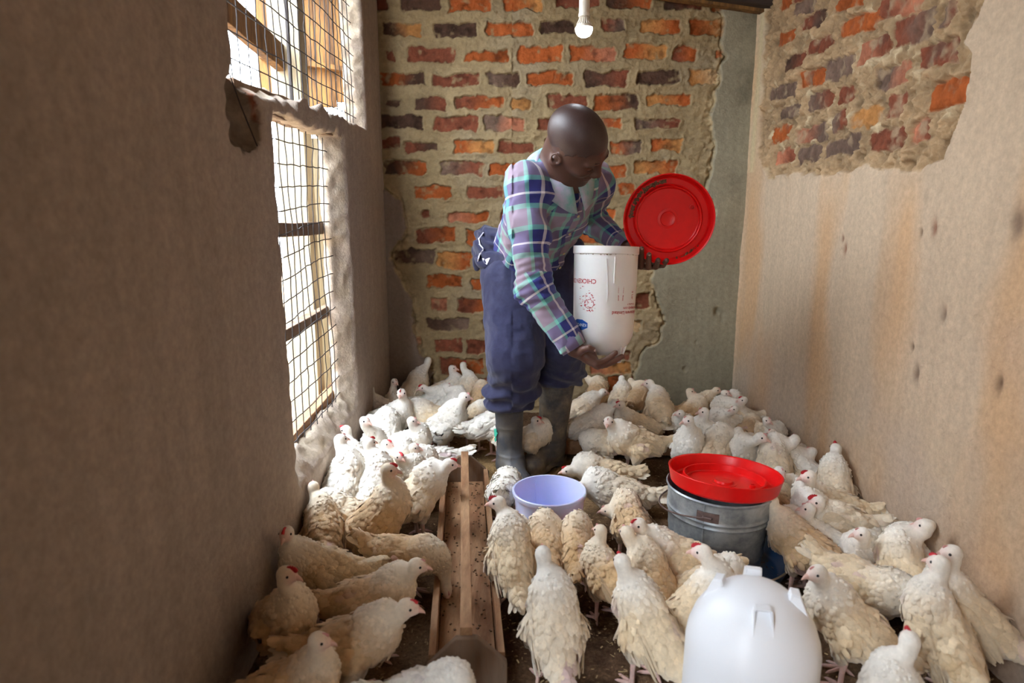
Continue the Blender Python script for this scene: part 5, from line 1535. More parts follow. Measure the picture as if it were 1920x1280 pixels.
# plaid cloth from the mesh's own weave coordinates
def plaid():
    m = bpy.data.materials.new('plaid_cotton'); m.use_nodes = True
    nt = m.node_tree; N = nt.nodes; L = nt.links
    b = N['Principled BSDF']; b.inputs['Roughness'].default_value = 0.85; b.inputs['Specular IOR Level'].default_value = 0.2
    b.inputs['Sheen Weight'].default_value = 0.2
    uvn = N.new('ShaderNodeUVMap'); uvn.uv_map = 'UVMap'
    sp = N.new('ShaderNodeSeparateXYZ'); L.new(uvn.outputs[0], sp.inputs[0])
    cols = {'n': srgb(54, 58, 128), 'm': srgb(152, 134, 150), 'g': srgb(126, 200, 182), 'w': srgb(238, 232, 236), 'd': srgb(40, 46, 92)}
    def ramp(out, stops):
        fr = N.new('ShaderNodeMath'); fr.operation = 'FRACT'; L.new(out, fr.inputs[0])
        r = N.new('ShaderNodeValToRGB'); r.color_ramp.interpolation = 'CONSTANT'
        el = r.color_ramp.elements
        el[0].position = stops[0][0]; el[0].color = (*cols[stops[0][1]], 1)
        el[1].position = stops[1][0]; el[1].color = (*cols[stops[1][1]], 1)
        for p_, c_ in stops[2:]:
            q = el.new(p_); q.color = (*cols[c_], 1)
        L.new(fr.outputs[0], r.inputs[0])
        return r.outputs[0]
    c1 = ramp(sp.outputs[0], [(0, 'm'), (0.20, 'g'), (0.32, 'n'), (0.56, 'w'), (0.615, 'n'), (0.80, 'g'), (0.86, 'm')])
    c2 = ramp(sp.outputs[1], [(0, 'n'), (0.22, 'w'), (0.265, 'n'), (0.44, 'g'), (0.54, 'm'), (0.80, 'm'), (0.90, 'g')])
    mx = N.new('ShaderNodeMix'); mx.data_type = 'RGBA'; mx.inputs[0].default_value = 0.5
    L.new(c1, mx.inputs[6]); L.new(c2, mx.inputs[7])
    nz = N.new('ShaderNodeTexNoise'); nz.inputs['Scale'].default_value = 420; nz.inputs['Detail'].default_value = 2
    bp = N.new('ShaderNodeBump'); bp.inputs['Strength'].default_value = 0.2; bp.inputs['Distance'].default_value = 0.001
    tc = N.new('ShaderNodeTexCoord'); L.new(tc.outputs['Object'], nz.inputs['Vector'])
    L.new(nz.outputs['Fac'], bp.inputs['Height']); L.new(bp.outputs[0], b.inputs['Normal'])
    L.new(mx.outputs[2], b.inputs['Base Color'])
    return m


M['plaid'] = plaid()

# ---- joints (measured from the photograph, set at their own depths)
HIP = P(992, 485, 2.50)
CHEST = P(1038, 392, 2.34)
NECK = P(1050, 330, 2.235)
RS = P(985, 350, 2.17); RE = P(1000, 535, 2.09); RW = P(1076, 652, 2.045)
LS = P(1112, 335, 2.36); LE = P(1104, 405, 2.58); LW = P(1178, 466, 2.345)
HC = P(1081, 272, 2.120)
hf = nrm([0.66, -0.226, -0.64]); hu0 = np.array([0.28, -0.72, 0.543])
hu_ = nrm(hu0 - hf * (hf @ hu0)); hr = np.cross(hf, hu_)     # hr points to the person's right
RHD = np.array([hf, hr, hu_])
root = thing('person', 'person in plaid shirt, navy trousers and rubber boots bending over a white drinker jar', 'person', (0.06, 2.47, 0.0))
PR = np.array([0.06, 2.47, 0.0])

HB = lambda f_, r_, u_: HC + hf * f_ + hr * r_ + hu_ * u_
# hands
JB = np.array(jar_c)
Rpalm = P(1104, 668, 2.050)
fingR = []
mcpR = [P(1118, 681, 2.012), P(1121, 684, 2.036), P(1121, 685, 2.062), P(1118, 684, 2.086)]
tipR = [P(1154, 661, 2.020), P(1166, 668, 2.060), P(1160, 672, 2.095), P(1146, 678, 2.118)]
for a, b, r in zip(mcpR, tipR, (0.0092, 0.0094, 0.0090, 0.0080)):
    mid = (a + b) / 2 + np.array([0, 0, -0.006])
    q1 = a * .45 + b * .55 + np.array([0.004, 0, -0.007])
    fingR.append([a, a * .62 + b * .38 + np.array([0, 0, -.006]), a * .3 + b * .7 + np.array([0, 0, -.005]), b])
thumbR = [P(1082, 662, 2.030), P(1094, 655, 2.000), P(1104, 652, 1.990), P(1112, 655, 1.990)]
Lpalm = P(1190, 492, 2.300)
mcpL = [P(1198, 494, 2.272), P(1206, 497, 2.268), P(1215, 499, 2.268), P(1224, 498, 2.272)]
kneL = [P(1202, 500, 2.232), P(1216, 501, 2.222), P(1230, 500, 2.226), P(1243, 497, 2.232)]
tipL = [P(1203, 466, 2.186), P(1217, 477, 2.180), P(1234, 487, 2.184), P(1250, 488, 2.196)]
thumbL = [P(1186, 478, 2.29), P(1194, 462, 2.275), P(1204, 450, 2.268)]


def creases(p, f_, amp, seed, st=(1, 1, 1)):
    n = noise(p * np.array(st), f_, seed)
    n2 = noise(p * np.array(st), f_ * 2.3, seed + 5)
    return amp * ((1 - np.abs(n) * 2) * 0.6 + (1 - np.abs(n2) * 2) * 0.3)


def head_sdf(p):
    q = (p - HC) @ RHD.T        # (forward, right, up)
    f_, r_, u_ = q[:, 0], q[:, 1], q[:, 2]
    a = np.stack([f_, np.abs(r_), u_], 1)
    d = ell(q, (-0.012, 0, 0.030), (0.098, 0.077, 0.085))
    d = smin(d, ell(q, (0.020, 0, -0.020), (0.070, 0.064, 0.085)), 0.03)          # face mass
    d = smin(d, ell(q, (0.048, 0, -0.082), (0.034, 0.030, 0.024)), 0.03)           # chin
    d = smin(d, cone(a, (0.038, 0.038, -0.078), (-0.015, 0.062, -0.045), 0.020, 0.018), 0.02)     # jaw
    d = smin(d, ell(a, (0.062, 0.036, -0.022), (0.022, 0.022, 0.018)), 0.02)       # cheeks
    d = smin(d, ell(a, (0.078, 0.022, 0.022), (0.014, 0.030, 0.009)), 0.014)       # brow
    d = smax(d, -ell(a, (0.094, 0.031, 0.004), (0.014, 0.016, 0.011)), 0.012)      # eye sockets
    d = smin(d, ell(a, (0.074, 0.030, 0.003), (0.0125, 0.0135, 0.0115)), 0.003)    # closed lids
    d = smin(d, cone(q, (0.086, 0, 0.012), (0.104, 0, -0.026), 0.008, 0.012), 0.012)             # nose
    d = smin(d, ell(a, (0.096, 0.013, -0.030), (0.012, 0.009, 0.008)), 0.006)
    d = smin(d, ell(q, (0.082, 0, -0.050), (0.014, 0.026, 0.0075)), 0.006)         # lips
    d = smin(d, ell(q, (0.080, 0, -0.062), (0.013, 0.021, 0.0075)), 0.006)
    # ears: rim ring and lobe
    e = (a - np.array([-0.008, 0.074, -0.020])) * 1.35
    rr = np.hypot(e[:, 0] / 0.80, e[:, 2] - 0.002) - 0.025
    ring = np.hypot(rr, (e[:, 1] - 0.006 + 0.25 * e[:, 0])) - 0.0052
    plate = ell(e, (0.004, -0.004, 0.0), (0.020, 0.008, 0.026))
    ear = smin(ring, plate, 0.006)
    ear = smin(ear, ell(e, (0.004, 0.003, -0.028), (0.008, 0.006, 0.009)), 0.006)
    ear = smax(ear, -ell(e, (0.006, 0.008, -0.004), (0.009, 0.010, 0.011)), 0.004)
    ear = smin(ear, ell(e, (0.019, 0.003, -0.003), (0.005, 0.006, 0.007)), 0.004)
    d = smin(d, ear / 1.35, 0.005)
    return d


def hand(p, wrist, palm, mcp, fingers, thumb, rw):
    d = cone(p, wrist, palm, rw, 0.021)
    for m_ in mcp:
        d = smin(d, cone(p, palm, m_, 0.017, 0.0105), 0.012)
        d = smin(d, cone(p, wrist * .5 + palm * .5, m_, 0.016, 0.010), 0.010)
    d = smin(d, cone(p, wrist * .4 + palm * .6, thumb[0], 0.017, 0.0135), 0.012)
    dt = 1e9
    for i in range(len(thumb) - 1):
        c = cone(p, thumb[i], thumb[i + 1], (0.0125, 0.0108, 0.0098)[i], (0.0108, 0.0098, 0.0085)[i])
        dt = c if i == 0 else smin(dt, c, 0.003)
    d = smin(d, dt, 0.006)
    df = None
    for ch in fingers:
        c = None
        n_ = len(ch) - 1
        for i in range(n_):
            r0 = 0.0106 - 0.0018 * i / n_; r1 = 0.0106 - 0.0018 * (i + 1) / n_ - (0.0006 if i == n_ - 1 else 0)
            k = cone(p, ch[i], ch[i + 1], r0, r1)
            c = k if c is None else smin(c, k, 0.002)
        df = c if df is None else np.minimum(df, c)
    return smin(d, df, 0.0035)


chL = [[a, b, c] for a, b, c in zip(mcpL, kneL, tipL)]


def body_sdf(p):
    d = head_sdf(p)
    nb = HB(-0.040, 0, -0.055)
    d = smin(d, cone(p, nb, NECK + np.array([0.0, 0.03, -0.01]), 0.052, 0.060), 0.03)
    d = smin(d, cone(p, NECK, HIP, 0.085, 0.10), 0.05)
    d = smin(d, cone(p, RS, LS, 0.045, 0.045), 0.05)
    arm = smin(cone(p, RS, RE, 0.042, 0.034), cone(p, RE, RW, 0.034, 0.0235), 0.02)
    d = smin(d, arm, 0.03)
    arm = smin(cone(p, LS, LE, 0.042, 0.034), cone(p, LE, LW, 0.034, 0.0235), 0.02)
    d = smin(d, arm, 0.03)
    d = smin(d, hand(p, RW, Rpalm, mcpR, fingR, thumbR, 0.0245), 0.014)
    d = smin(d, hand(p, LW, Lpalm, mcpL, chL, thumbL, 0.0245), 0.014)
    for h0, k0, t0, a0 in LEGJ:
        d = smin(d, smin(smin(cone(p, h0, k0, 0.065, 0.050), cone(p, k0, t0, 0.050, 0.038), 0.02), cone(p, t0, a0, 0.038, 0.032), 0.01), 0.03)
    return d


BRt = np.array([-0.010, 2.440, 0.0]); BLt = np.array([0.165, 2.575, 0.0])      # boot heels
hipR = P(962, 525, 2.46); kneeR = P(966, 668, 2.36); topR = P(955, 765, 2.43)
hipL = P(1038, 525, 2.53); kneeL = P(1055, 640, 2.47); topL = P(1048, 722, 2.56)
LEGJ = [(hipR, kneeR, np.array([-0.012, 2.43, 0.29]), BRt + np.array([0, 0, 0.10])), (hipL, kneeL, np.array([0.178, 2.575, 0.35]), BLt + np.array([0, 0, 0.10]))]

lo = np.array([-0.18, 1.93, 0.04]); hi = np.array([0.56, 2.74, 1.38])
V, F = nets(body_sdf, lo, hi, 0.0034)
q = (V - HC) @ RHD.T
c = np.repeat(srgb(88, 60, 49)[None], len(V), 0) * (1 + 0.14 * fbm(V, 18, 3, 5)[:, None])
hair = np.clip((q[:, 2] + 0.35 * q[:, 0] * 0 - (0.030 + 0.35 * np.maximum(q[:, 0] - 0.03, 0) - 0.25 * np.minimum(q[:, 0] + 0.02, 0) * -1 * 0.8)) / 0.02, 0, 1) * (np.linalg.norm(q, axis=1) < 0.16)
c = c * (1 - hair[:, None] * .75) + srgb(46, 36, 38) * hair[:, None] * .75
lips = np.exp(-(((q[:, 0] - 0.09) / 0.02) ** 2 + ((q[:, 2] + 0.056) / 0.012) ** 2 + (q[:, 1] / 0.026) ** 2))[:, None]
c = c * (1 - lips * .5) + srgb(110, 62, 58) * lips * .5
hd_ = (np.minimum(np.linalg.norm(V - Rpalm, axis=1), np.linalg.norm(V - Lpalm, axis=1)) < 0.13)[:, None]
c = np.where(hd_, c * 0.85 + srgb(120, 84, 70) * 0.22, c)
body = link('body', mesh_np('body', V - PR, F, np.clip(c, .01, 1)), M['skin'], root)
# hair stubble cap as its own thin shell
cap = head_sdf
def cap_sdf(p):
    q = (p - HC) @ RHD.T
    hl = 0.012 + 0.62 * np.maximum(q[:, 0] - 0.01, 0) - 0.75 * np.maximum(-q[:, 0] - 0.02, 0)
    return np.maximum(head_sdf(p) - 0.0005, hl + 0.010 * noise(p, 60, 2) + 0.008 * noise(p, 150, 4) - q[:, 2])
V, F = nets(cap_sdf, HC - 0.15, HC + 0.15, 0.0040)
M['hair'] = mat('cropped_hair', srgb(66, 48, 44), 0.40, var=0.25, vscale=300, bump=0.4, bscale=700, bdist=0.001, spec=0.55)
link('cropped_hair', mesh_np('cropped_hair', V - PR, F), M['hair'], root)
# eyebrows and lids
m = MB()
for sg in (-1, 1):
    m.tube([HB(0.093, sg * 0.012, 0.024) - PR, HB(0.092, sg * 0.026, 0.029) - PR, HB(0.080, sg * 0.043, 0.025) - PR], [0.002, 0.003, 0.0015], 6)
m.build('eyebrows', M['hair'], root)
m = MB()
for sg in (-1, 1):
    m.tube([HB(0.088, sg * 0.019, -0.006) - PR, HB(0.0895, sg * 0.030, -0.008) - PR, HB(0.083, sg * 0.041, -0.005) - PR], 0.0011, 5)
m.build('eyelashes', M['hair'], root)
# nails
m = MB()
for a, b in ((kneL[0], tipL[0]), (kneL[1], tipL[1]), (kneL[2], tipL[2]), (thumbR[2], thumbR[3])):
    d = nrm(b - a)
    tc_ = b + np.array([0, -0.0078, 0.002])
    s_ = nrm(np.cross(d, [0, -1, 0])); nn = nrm(np.cross(s_, d)); nn = nn if nn[1] < 0 else -nn
    cc = b + nn * 0.0072
    ptsn = [cc + s_ * 0.0052 * math.cos(t) + d * (0.0065 * math.sin(t) + 0.001) - nn * 0.0022 * math.cos(t) ** 2 for t in np.arange(10) * math.pi / 5]
    m.add(np.array([cc + nn * 0.0008] + ptsn) - PR, [(0, i + 1, (i + 1) % 10 + 1) for i in range(10)])
m.build('finger_nails', M['nail'], root)

# ---- shirt
NA = nrm(HB(-0.040, 0, -0.055) - NECK - np.array([0, 0.03, -0.01]))
ax = nrm(NECK - HIP); sh = LS - RS; sh = nrm(sh - ax * (sh @ ax)); fr = np.cross(sh, ax)     # sh: image right, fr: front normal
if fr[1] > 0: fr = -fr
RT = np.array([sh, fr, ax])
NA = nrm(NA * 0.6 + ax * 0.4)
NF = nrm(fr - NA * (fr @ NA)); NS = nrm(sh - NA * (sh @ NA) - NF * (sh @ NF)); RN = np.array([NS, NF, NA])
MIDT = (HIP + NECK) / 2
Lc = np.linalg.norm(NECK - HIP)
hem_c = HIP + ax * 0.035


def shirt_sdf(p):
    d = ell(p, HIP + ax * 0.30, (0.168, 0.108, 0.160), RT)
    d = smin(d, ell(p, HIP + ax * 0.16 + sh * -0.005, (0.140, 0.110, 0.16), RT), 0.06)
    d = smin(d, ell(p, HIP + ax * 0.05, (0.140, 0.108, 0.10), RT), 0.06)
    d = smin(d, cone(p, RS - sh * 0.0 + ax * 0.0, LS, 0.064, 0.062), 0.05)
    d = smin(d, cone(p, NECK + fr * -0.02, NECK - ax * 0.08, 0.072, 0.09), 0.04)
    sl = smin(cone(p, RS, RE, 0.066, 0.0530), cone(p, RE, RW, 0.0520, 0.0385), 0.015)
    d = smin(d, sl, 0.022)
    sl = smin(cone(p, LS, LE, 0.066, 0.053), cone(p, LE, LW, 0.052, 0.036), 0.02)
    d = smin(d, sl, 0.022)
    # cloth folds: long drapes on the torso, tight rings at the elbows
    el = np.exp(-(np.linalg.norm(p - RE, axis=1) / 0.10) ** 2) + np.exp(-(np.linalg.norm(p - LE, axis=1) / 0.10) ** 2)
    dir_ = nrm(RW - RS)
    tt = p @ dir_
    d = d - 0.0030 * el * np.sin(tt * 260 + 3 * noise(p, 14, 2))
    fo = p @ nrm(np.array([0.5, 0.2, 0.8])) * 46 + 3.4 * noise(p, 7, 8)
    d = d - 0.0085 * np.sin(fo) * np.clip(0.5 + noise(p, 8, 4), 0, 1)
    d = d - creases(p, 13, 0.0075, 3) - creases(p, 30, 0.0018, 43)
    low = np.exp(-((p - HIP) @ ax / 0.09) ** 2)
    d = d - 0.006 * low * np.sin((p - HIP) @ sh * 95 + 2 * noise(p, 12, 9))
    shell = d
    # openings: hem, cuffs, neck
    hem = (hem_c - p) @ nrm(ax * 0.9 + np.array([0, 0, 0.55])) + 0.006 * noise(p, 20, 14) - 0.010
    dT = np.linalg.norm(p - RE, axis=1)
    cutR = np.where(np.linalg.norm(p - RW, axis=1) < 0.12, (p - (RW - nrm(RW - RE) * 0.004)) @ nrm(RW - RE), -1.0)
    cutL = np.where(np.linalg.norm(p - LW, axis=1) < 0.12, (p - (LW - nrm(LW - LE) * 0.012)) @ nrm(LW - LE), -1.0)
    isarm = np.minimum(cone(p, RS, RE, 0.07, 0.06), cone(p, RE, RW, 0.06, 0.05)) < 0.008
    hem = np.where(isarm & (np.linalg.norm(p - HIP, axis=1) > 0.0), -1.0, hem)
    nk = ell(p, NECK + NA * 0.040 + NF * 0.006, (0.060, 0.062, 0.060), RN)
    return np.maximum(np.maximum(np.maximum(shell, hem), np.maximum(cutR, cutL)), -nk)


V, F = nets(shirt_sdf, (-0.16, 1.93, 0.52), (0.46, 2.74, 1.27), 0.0042)
# weave coordinates: nearest part, angle and length
def weave(p):
    def arm(a, b, off):
        d = nrm(b - a); u0 = nrm(np.cross(d, [0.3, 1, 0.2])); w0 = np.cross(d, u0)
        q = p - a
        ang = np.arctan2(q @ w0, q @ u0)
        return ang * 0.052, q @ d + off, cone(p, a, b, 0.06, 0.05)
    la = np.linalg.norm(RE - RS); lb = np.linalg.norm(LE - LS)
    parts = [arm(RS, RE, 0.0), arm(RE, RW, la), arm(LS, LE, 0.02), arm(LE, LW, lb + 0.02)]
    q = p - MIDT
    tor = (np.arctan2(q @ sh, q @ fr) * 0.135, q @ ax, ell(p, HIP + ax * 0.18, (0.15, 0.105, 0.24), RT) - 0.004)
    parts.append(tor)
    return parts


cen = V[F].mean(1)
pc = weave(cen)
who = np.argmin([k[2] for k in pc], axis=0)
pv = weave(V)
UVc = np.zeros((len(F), 4, 2))
per = [0.052, 0.052, 0.052, 0.052, 0.135]
for k in range(5):
    s_ = who == k
    if not s_.any(): continue
    u_ = pv[k][0][F[s_]]; v_ = pv[k][1][F[s_]]
    T = per[k] * 2 * math.pi
    uc = pc[k][0][s_][:, None]
    u_ = u_ + T * np.round((uc - u_) / T)
    UVc[s_, :, 0] = u_ / 0.150 + 0.42; UVc[s_, :, 1] = v_ / 0.150
shirt = link('plaid_shirt', mesh_np('plaid_shirt', V - PR, F, uv=UVc.reshape(-1, 2)), M['plaid'], root)


# collar: folded band round the neck opening
def ringband(nm, cfun, mt, thick=0.0022, parent=None, n=48, a0=0.0, a1=2 * math.pi, uvs=None):
    V = []; F = []
    rows = len(cfun(a0))
    for i in range(n + 1):
        V += list(cfun(a0 + (a1 - a0) * i / n))
    for i in range(n):
        for r in range(rows - 1):
            F.append((i * rows + r, i * rows + r + 1, (i + 1) * rows + r + 1, (i + 1) * rows + r))
    me = bpy.data.meshes.new(nm); me.from_pydata([tuple(np.array(v) - PR) for v in V], [], F)
    me.polygons.foreach_set('use_smooth', [True] * len(F))
    l = me.uv_layers.new(name='UVMap')
    for poly in me.polygons:
        for li in poly.loop_indices:
            vi = me.loops[li].vertex_index
            l.data[li].uv = ((vi // rows) * 0.06 + 0.1, (vi % rows) * 0.11 + 0.52)
    o = link(nm, me, mt, parent)
    s_ = o.modifiers.new('thickness', 'SOLIDIFY'); s_.thickness = thick; s_.offset = 0
    return o


def collar(a):
    # a = 0 at the front opening, running round behind the neck
    t = 0.10 + (2 * math.pi - 0.20) * a / (2 * math.pi)
    cs, sn = math.cos(t), math.sin(t)
    c0 = NECK + NA * 0.034 + NF * 0.004 - NS * 0.010
    dr = NF * cs * 0.96 + NS * sn * 1.0
    back = (1 - cs) / 2
    front = max(0, cs) ** 6
    r0 = 0.0680
    top = c0 + dr * r0 + NA * (0.014 + 0.022 * back)
    f1 = c0 + dr * (r0 + 0.010) + NA * (0.016 + 0.022 * back)
    f2 = c0 + dr * (r0 + 0.030 + 0.014 * front) + NA * (-0.002 + 0.018 * back - 0.020 * front)
    f3 = c0 + dr * (r0 + 0.046 + 0.030 * front) + NA * (-0.020 + 0.016 * back - 0.046 * front)
    inner = c0 + dr * (r0 - 0.004) + NA * (-0.030)
    return [inner, top, f1, f2, f3]


M['collar'] = mat('pale_collar_cloth', srgb(186, 178, 200), 0.85, var=0.12, vscale=30, col2=srgb(120, 178, 172), cscale=14, sheen=0.2)
ringband('shirt_collar', collar, M['collar'], parent=root)
# button placket down the front
m = MB()
fd = fr * math.cos(0.05) + sh * math.sin(0.05)
pts = []
for t in np.linspace(0.0, 1.0, 16):
    base_ = NECK * (1 - t) + (HIP + ax * 0.05) * t + sh * (0.012 + 0.020 * t)
    # march outwards to the cloth surface
    s0 = 0.0; 
    ks = np.linspace(0.02, 0.18, 120)
    dd = shirt_sdf(base_[None] + ks[:, None] * fr[None])
    j = np.where(dd > 0)[0]
    k_ = ks[j[0]] if len(j) else 0.12
    pts.append(base_ + fr * (k_ + 0.0005))
pts = pts[1:]
Vp = []; Fp = []
for i, q in enumerate(pts):
    Vp += [q - sh * 0.014 - fr * .002, q - sh * 0.013 + fr * .0018, q + sh * 0.013 + fr * .0018, q + sh * 0.014 - fr * .002]
    if i:
        b = i * 4
        Fp += [(b - 4, b - 3, b + 1, b), (b - 3, b - 2, b + 2, b + 1), (b - 2, b - 1, b + 3, b + 2)]
me = bpy.data.meshes.new('button_placket'); me.from_pydata([tuple(v - PR) for v in Vp], [], Fp)
l = me.uv_layers.new(name='UVMap')
for poly in me.polygons:
    poly.use_smooth = True
    for li in poly.loop_indices:
        vi = me.loops[li].vertex_index
        l.data[li].uv = ((vi % 4) * 0.06 + 0.86, (vi // 4) * 0.19)
pk_ = link('button_placket', me, M['plaid'], root)
m = MB()
for i in (2, 6, 10, 13):
    q = pts[i] + fr * 0.003 - PR
    m.tube([q, q + fr * 0.0022], 0.0048, 12)
m.build('shirt_button', M['button'], pk_)
# cuffs
for w_, e_, rr_, off in ((RW, RE, 0.0385, 0.010), (LW, LE, 0.0355, 0.016)):
    d_ = nrm(w_ - e_); u0 = nrm(np.cross(d_, [0.2, 1, 0.1])); v0 = np.cross(d_, u0)
    def cf(a, d_=d_, u0=u0, v0=v0, w_=w_, rr_=rr_, off=off):
        dr = u0 * math.cos(a) + v0 * math.sin(a)
        c0 = w_ - d_ * off
        return [c0 + dr * (rr_ - .004) + d_ * 0.008, c0 + dr * (rr_ + 0.0015) + d_ * 0.012, c0 + dr * (rr_ + 0.0035) - d_ * 0.006, c0 + dr * (rr_ + 0.0045) - d_ * 0.034, c0 + dr * (rr_ - 0.002) - d_ * 0.036]
    ringband('shirt_cuff', cf, M['plaid'], parent=root, n=28)

# ---- trousers
def trousers_sdf(p):
    d = ell(p, HIP + np.array([0, 0.01, -0.03]), (0.158, 0.120, 0.115))
    tr_ = smin(cone(p, hipR, kneeR, 0.112, 0.094), cone(p, kneeR, topR, 0.092, 0.080), 0.04)
    tr_ = smin(tr_, ell(p, P(955, 730, 2.41), (0.094, 0.086, 0.044)), 0.03)
    tl = smin(cone(p, hipL, kneeL, 0.104, 0.088), cone(p, kneeL, topL, 0.086, 0.076), 0.04)
    tl = smin(tl, ell(p, P(1050, 694, 2.535), (0.086, 0.082, 0.050)), 0.03)
    d = smin(d, tr_, 0.03)
    d = smin(d, tl, 0.025)
    d = smin(d, cone(p, P(915, 468, 2.56), P(1066, 470, 2.46), 0.055, 0.050), 0.05)
    z = p[:, 2]
    bl = np.exp(-((z - 0.33) / 0.09) ** 2)
    d = d - bl * 0.009 * np.sin(z * 105 + 6 * noise(p, 7, 7) + p[:, 0] * 30)
    fo = p @ nrm(np.array([0.9, 0.0, 1.1])) * 40 + 4 * noise(p, 5, 28)
    d = d - 0.0075 * np.sin(fo) * np.clip(0.5 + noise(p, 6, 24), 0, 1)
    d = d - creases(p, 9, 0.0085, 13, (1, 1, 0.6)) - creases(p, 22, 0.0034, 17)
    cr = np.linalg.norm((p - kneeR) * np.array([1, 1, 1]), axis=1)
    top = z - (HIP[2] + 0.062) - 0.3 * (p[:, 1] - HIP[1]) * -1
    return np.maximum(d, np.maximum(top, np.where(p[:, 0] > 0.09, 0.338, 0.284) + 0.008 * noise(p, 14, 3) - z))


V, F = nets(trousers_sdf, (-0.20, 2.14, 0.22), (0.34, 2.76, 0.95), 0.0046)
tro = link('navy_trousers', mesh_np('navy_trousers', V - PR, F), M['trousers'], root)
# stitched knee patch line on the thigh
m = MB()
def on_trouser(px, py, y0=2.15):
    r = ray(px, py); o_ = np.array([0, 0, CAMH])
    ts = np.linspace(1.9, 2.9, 260); dd = trousers_sdf(o_ + ts[:, None] * r)
    j = np.where(dd < 0)[0]
    return o_ + r * ts[j[0]] if len(j) else None
ln = [on_trouser(912 + 86 * t, 656 - 22 * t + 4 * math.sin(t * 3)) for t in np.linspace(0, 1, 22)]
ln2 = [on_trouser(994 + 6 * t, 636 - 60 * (1 - t) + 40 * t * 0) for t in np.linspace(0, 1, 12)]
for L_ in (ln, ln2):
    L_ = [q - PR for q in L_ if q is not None]
    if len(L_) > 3: m.tube(L_, 0.0016, 5)
m.build('patch_seam', M['trousers'], tro)

# sleeves of the overall knotted behind the waist
def bundle_sdf(p):
    d = ell(p, P(925, 460, 2.50), (0.070, 0.072, 0.066))
    d = smin(d, cone(p, P(905, 470, 2.50), P(972, 478, 2.36), 0.026, 0.024), 0.02)
    d = smin(d, cone(p, P(908, 440, 2.52), P(960, 452, 2.40), 0.030, 0.024), 0.02)
    d = smin(d, cone(p, P(896, 478, 2.52), P(893, 505, 2.53), 0.018, 0.006), 0.02)
    d = smin(d, cone(p, P(970, 490, 2.37), P(905, 492, 2.46), 0.020, 0.026), 0.02)
    fo = p[:, 2] * 120 + p[:, 0] * 60 + 5 * noise(p, 13, 3)
    return d - 0.005 * np.sin(fo) - creases(p, 20, 0.004, 31)
V, F = nets(bundle_sdf, (-0.24, 2.25, 0.72), (0.10, 2.66, 1.02), 0.004)
bu = link('tied_sleeves', mesh_np('tied_sleeves', V - PR, F), M['trousers'], root)


def on_bundle(px, py):
    r = ray(px, py); o_ = np.array([0, 0, CAMH])
    ts = np.linspace(2.0, 2.8, 300); dd = np.minimum(bundle_sdf(o_ + ts[:, None] * r), trousers_sdf(o_ + ts[:, None] * r))
    j = np.where(dd < 0)[0]
    return o_ + r * ts[j[0]] if len(j) else P(px, py, 2.50)


m = MB()
pl = [(903, 436), (895, 447), (897, 458), (904, 466), (896, 478), (893, 488)]
pp = [on_bundle(x + 3, y) + np.array([0, -0.004, 0]) - PR for x, y in pl]
for i in range(len(pp) - 1):
    m.beam(pp[i], pp[i + 1] + (pp[i + 1] - pp[i]) * .1, 0.004, 0.016 if i % 2 else 0.022, up=(0, 1, 0))
m.build('white_trim', M['trim_white'], bu, smooth=False)
m = MB()
q = [on_bundle(x, y) + np.array([0, -0.003, 0]) - PR for x, y in ((904, 484), (919, 483), (913, 496), (907, 492))]
m.add(q, [(0, 1, 2, 3)])
m.build('cloth_label', M['trim_white'], bu, smooth=False)
b0 = on_bundle(949, 476) - PR
MB().tube([b0 + np.array([0.006 * math.cos(t), -0.003, 0.006 * math.sin(t)]) for t in np.linspace(0, 6.283, 14)], 0.0014, 6).build('snap_button', M['boot'], bu)

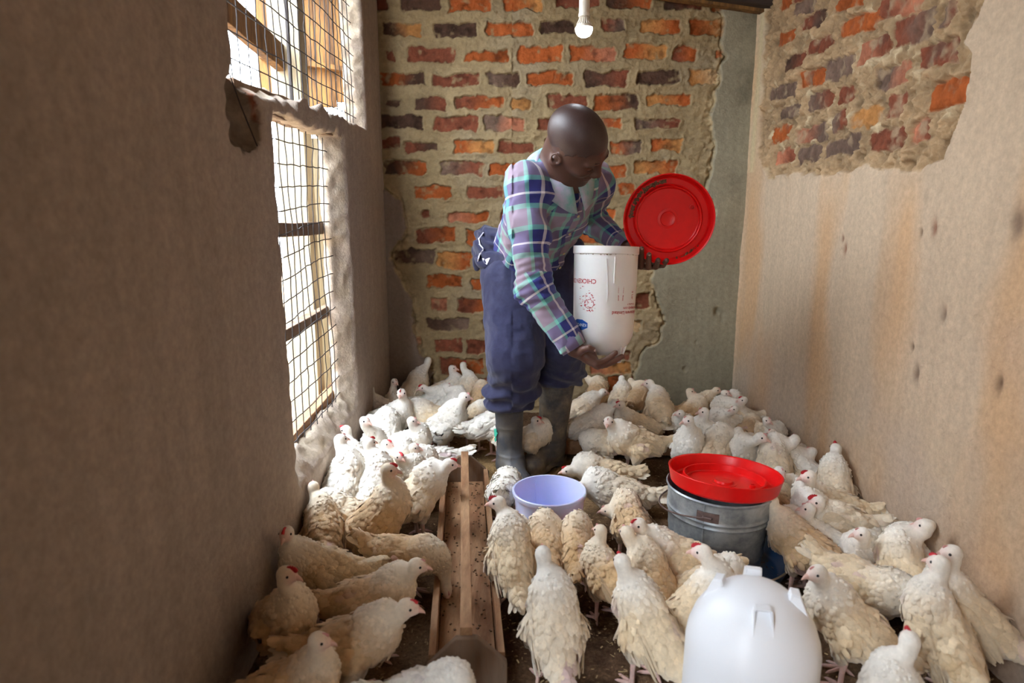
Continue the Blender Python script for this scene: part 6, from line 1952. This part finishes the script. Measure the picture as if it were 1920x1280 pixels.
# ---- boots
def boot(heel, top, toe_dir, name, mt, rt, rb, seed):
    td = nrm(np.array([toe_dir[0], toe_dir[1], 0])); sd = np.array([-td[1], td[0], 0]); R = np.array([td, sd, [0, 0, 1.0]])
    heel = np.asarray(heel, float)
    def f(p):
        ank = heel + td * 0.012 + np.array([0, 0, 0.075])
        d = cone(p, top, ank, rt, rb)
        d = smin(d, ell(p, heel + td * 0.02 + np.array([0, 0, 0.060]), (0.062, 0.042, 0.058), R), 0.03)
        d = smin(d, cone(p, heel + td * 0.03 + np.array([0, 0, 0.058]), heel + td * 0.165 + np.array([0, 0, 0.038]), 0.046, 0.032), 0.04)
        d = smin(d, ell(p, heel + td * 0.150 + np.array([0, 0, 0.036]), (0.062, 0.050, 0.034), R), 0.03)
        q = (p - heel) @ R.T
        rings = sum(0.0024 * np.exp(-((p[:, 2] - z) / 0.0035) ** 2) for z in (top[2] - 0.012, top[2] - 0.055, top[2] - 0.115, 0.105))
        d = d - rings
        hw = 0.050 - 0.010 * np.clip((0.06 - np.abs(q[:, 0] - 0.02)) / 0.05, 0, 1)
        sole = np.maximum(np.maximum(np.abs(q[:, 1]) - (0.047 - 0.012 * ((q[:, 0] - 0.09) / 0.13) ** 4), np.maximum(-0.045 - q[:, 0], q[:, 0] - 0.215)), np.maximum(q[:, 2] - 0.024, 0.003 - q[:, 2]))
        arch = np.maximum(np.abs(q[:, 0] - 0.055) - 0.022, q[:, 2] - 0.010)
        sole = np.maximum(sole, -arch)
        d = np.maximum(d, 0.012 - p[:, 2])
        d = smin(d, sole, 0.004)
        d = d - 0.0012 * noise(p, 20, seed) - 0.0020 * noise(p * np.array([1, 1, 2.5]), 14, seed + 3) * (p[:, 2] < 0.2)
        return np.maximum(d, p[:, 2] - top[2])
    V, F = nets(f, np.minimum(heel, top) - np.array([0.26, 0.26, 0.02]), np.maximum(heel, top) + np.array([0.26, 0.26, 0.03]), 0.0042)
    V[:, 2] = np.maximum(V[:, 2], 0.0015)
    return link(name, mesh_np(name, V - PR, F), mt, root)


boot(BRt, np.array([-0.012, 2.425, 0.325]), (0.25, -0.97), 'rubber_boot', M['boot'], 0.054, 0.046, 3)
boot(BLt, np.array([0.178, 2.575, 0.375]), (-0.62, -0.78), 'rubber_boot', M['boot_mud'], 0.070, 0.052, 6)
M['mint'] = mat('mint_paint', srgb(70, 190, 160), 0.6)
m = MB()
rng = np.random.RandomState(6)
for k in range(9):
    z = 0.175 + rng.uniform(-.016, .022); a = math.radians(-165 + rng.uniform(-16, 16))
    c_ = np.array([-0.012 + 0.0535 * math.cos(a), 2.428 + 0.0535 * math.sin(a), z])
    m.box(c_ - PR, (0.004 + .003 * rng.rand(), 0.0014, 0.004 + .004 * rng.rand()), rotm(0, rng.rand(), a + math.pi / 2))
m.build('paint_splash', M['mint'], root)
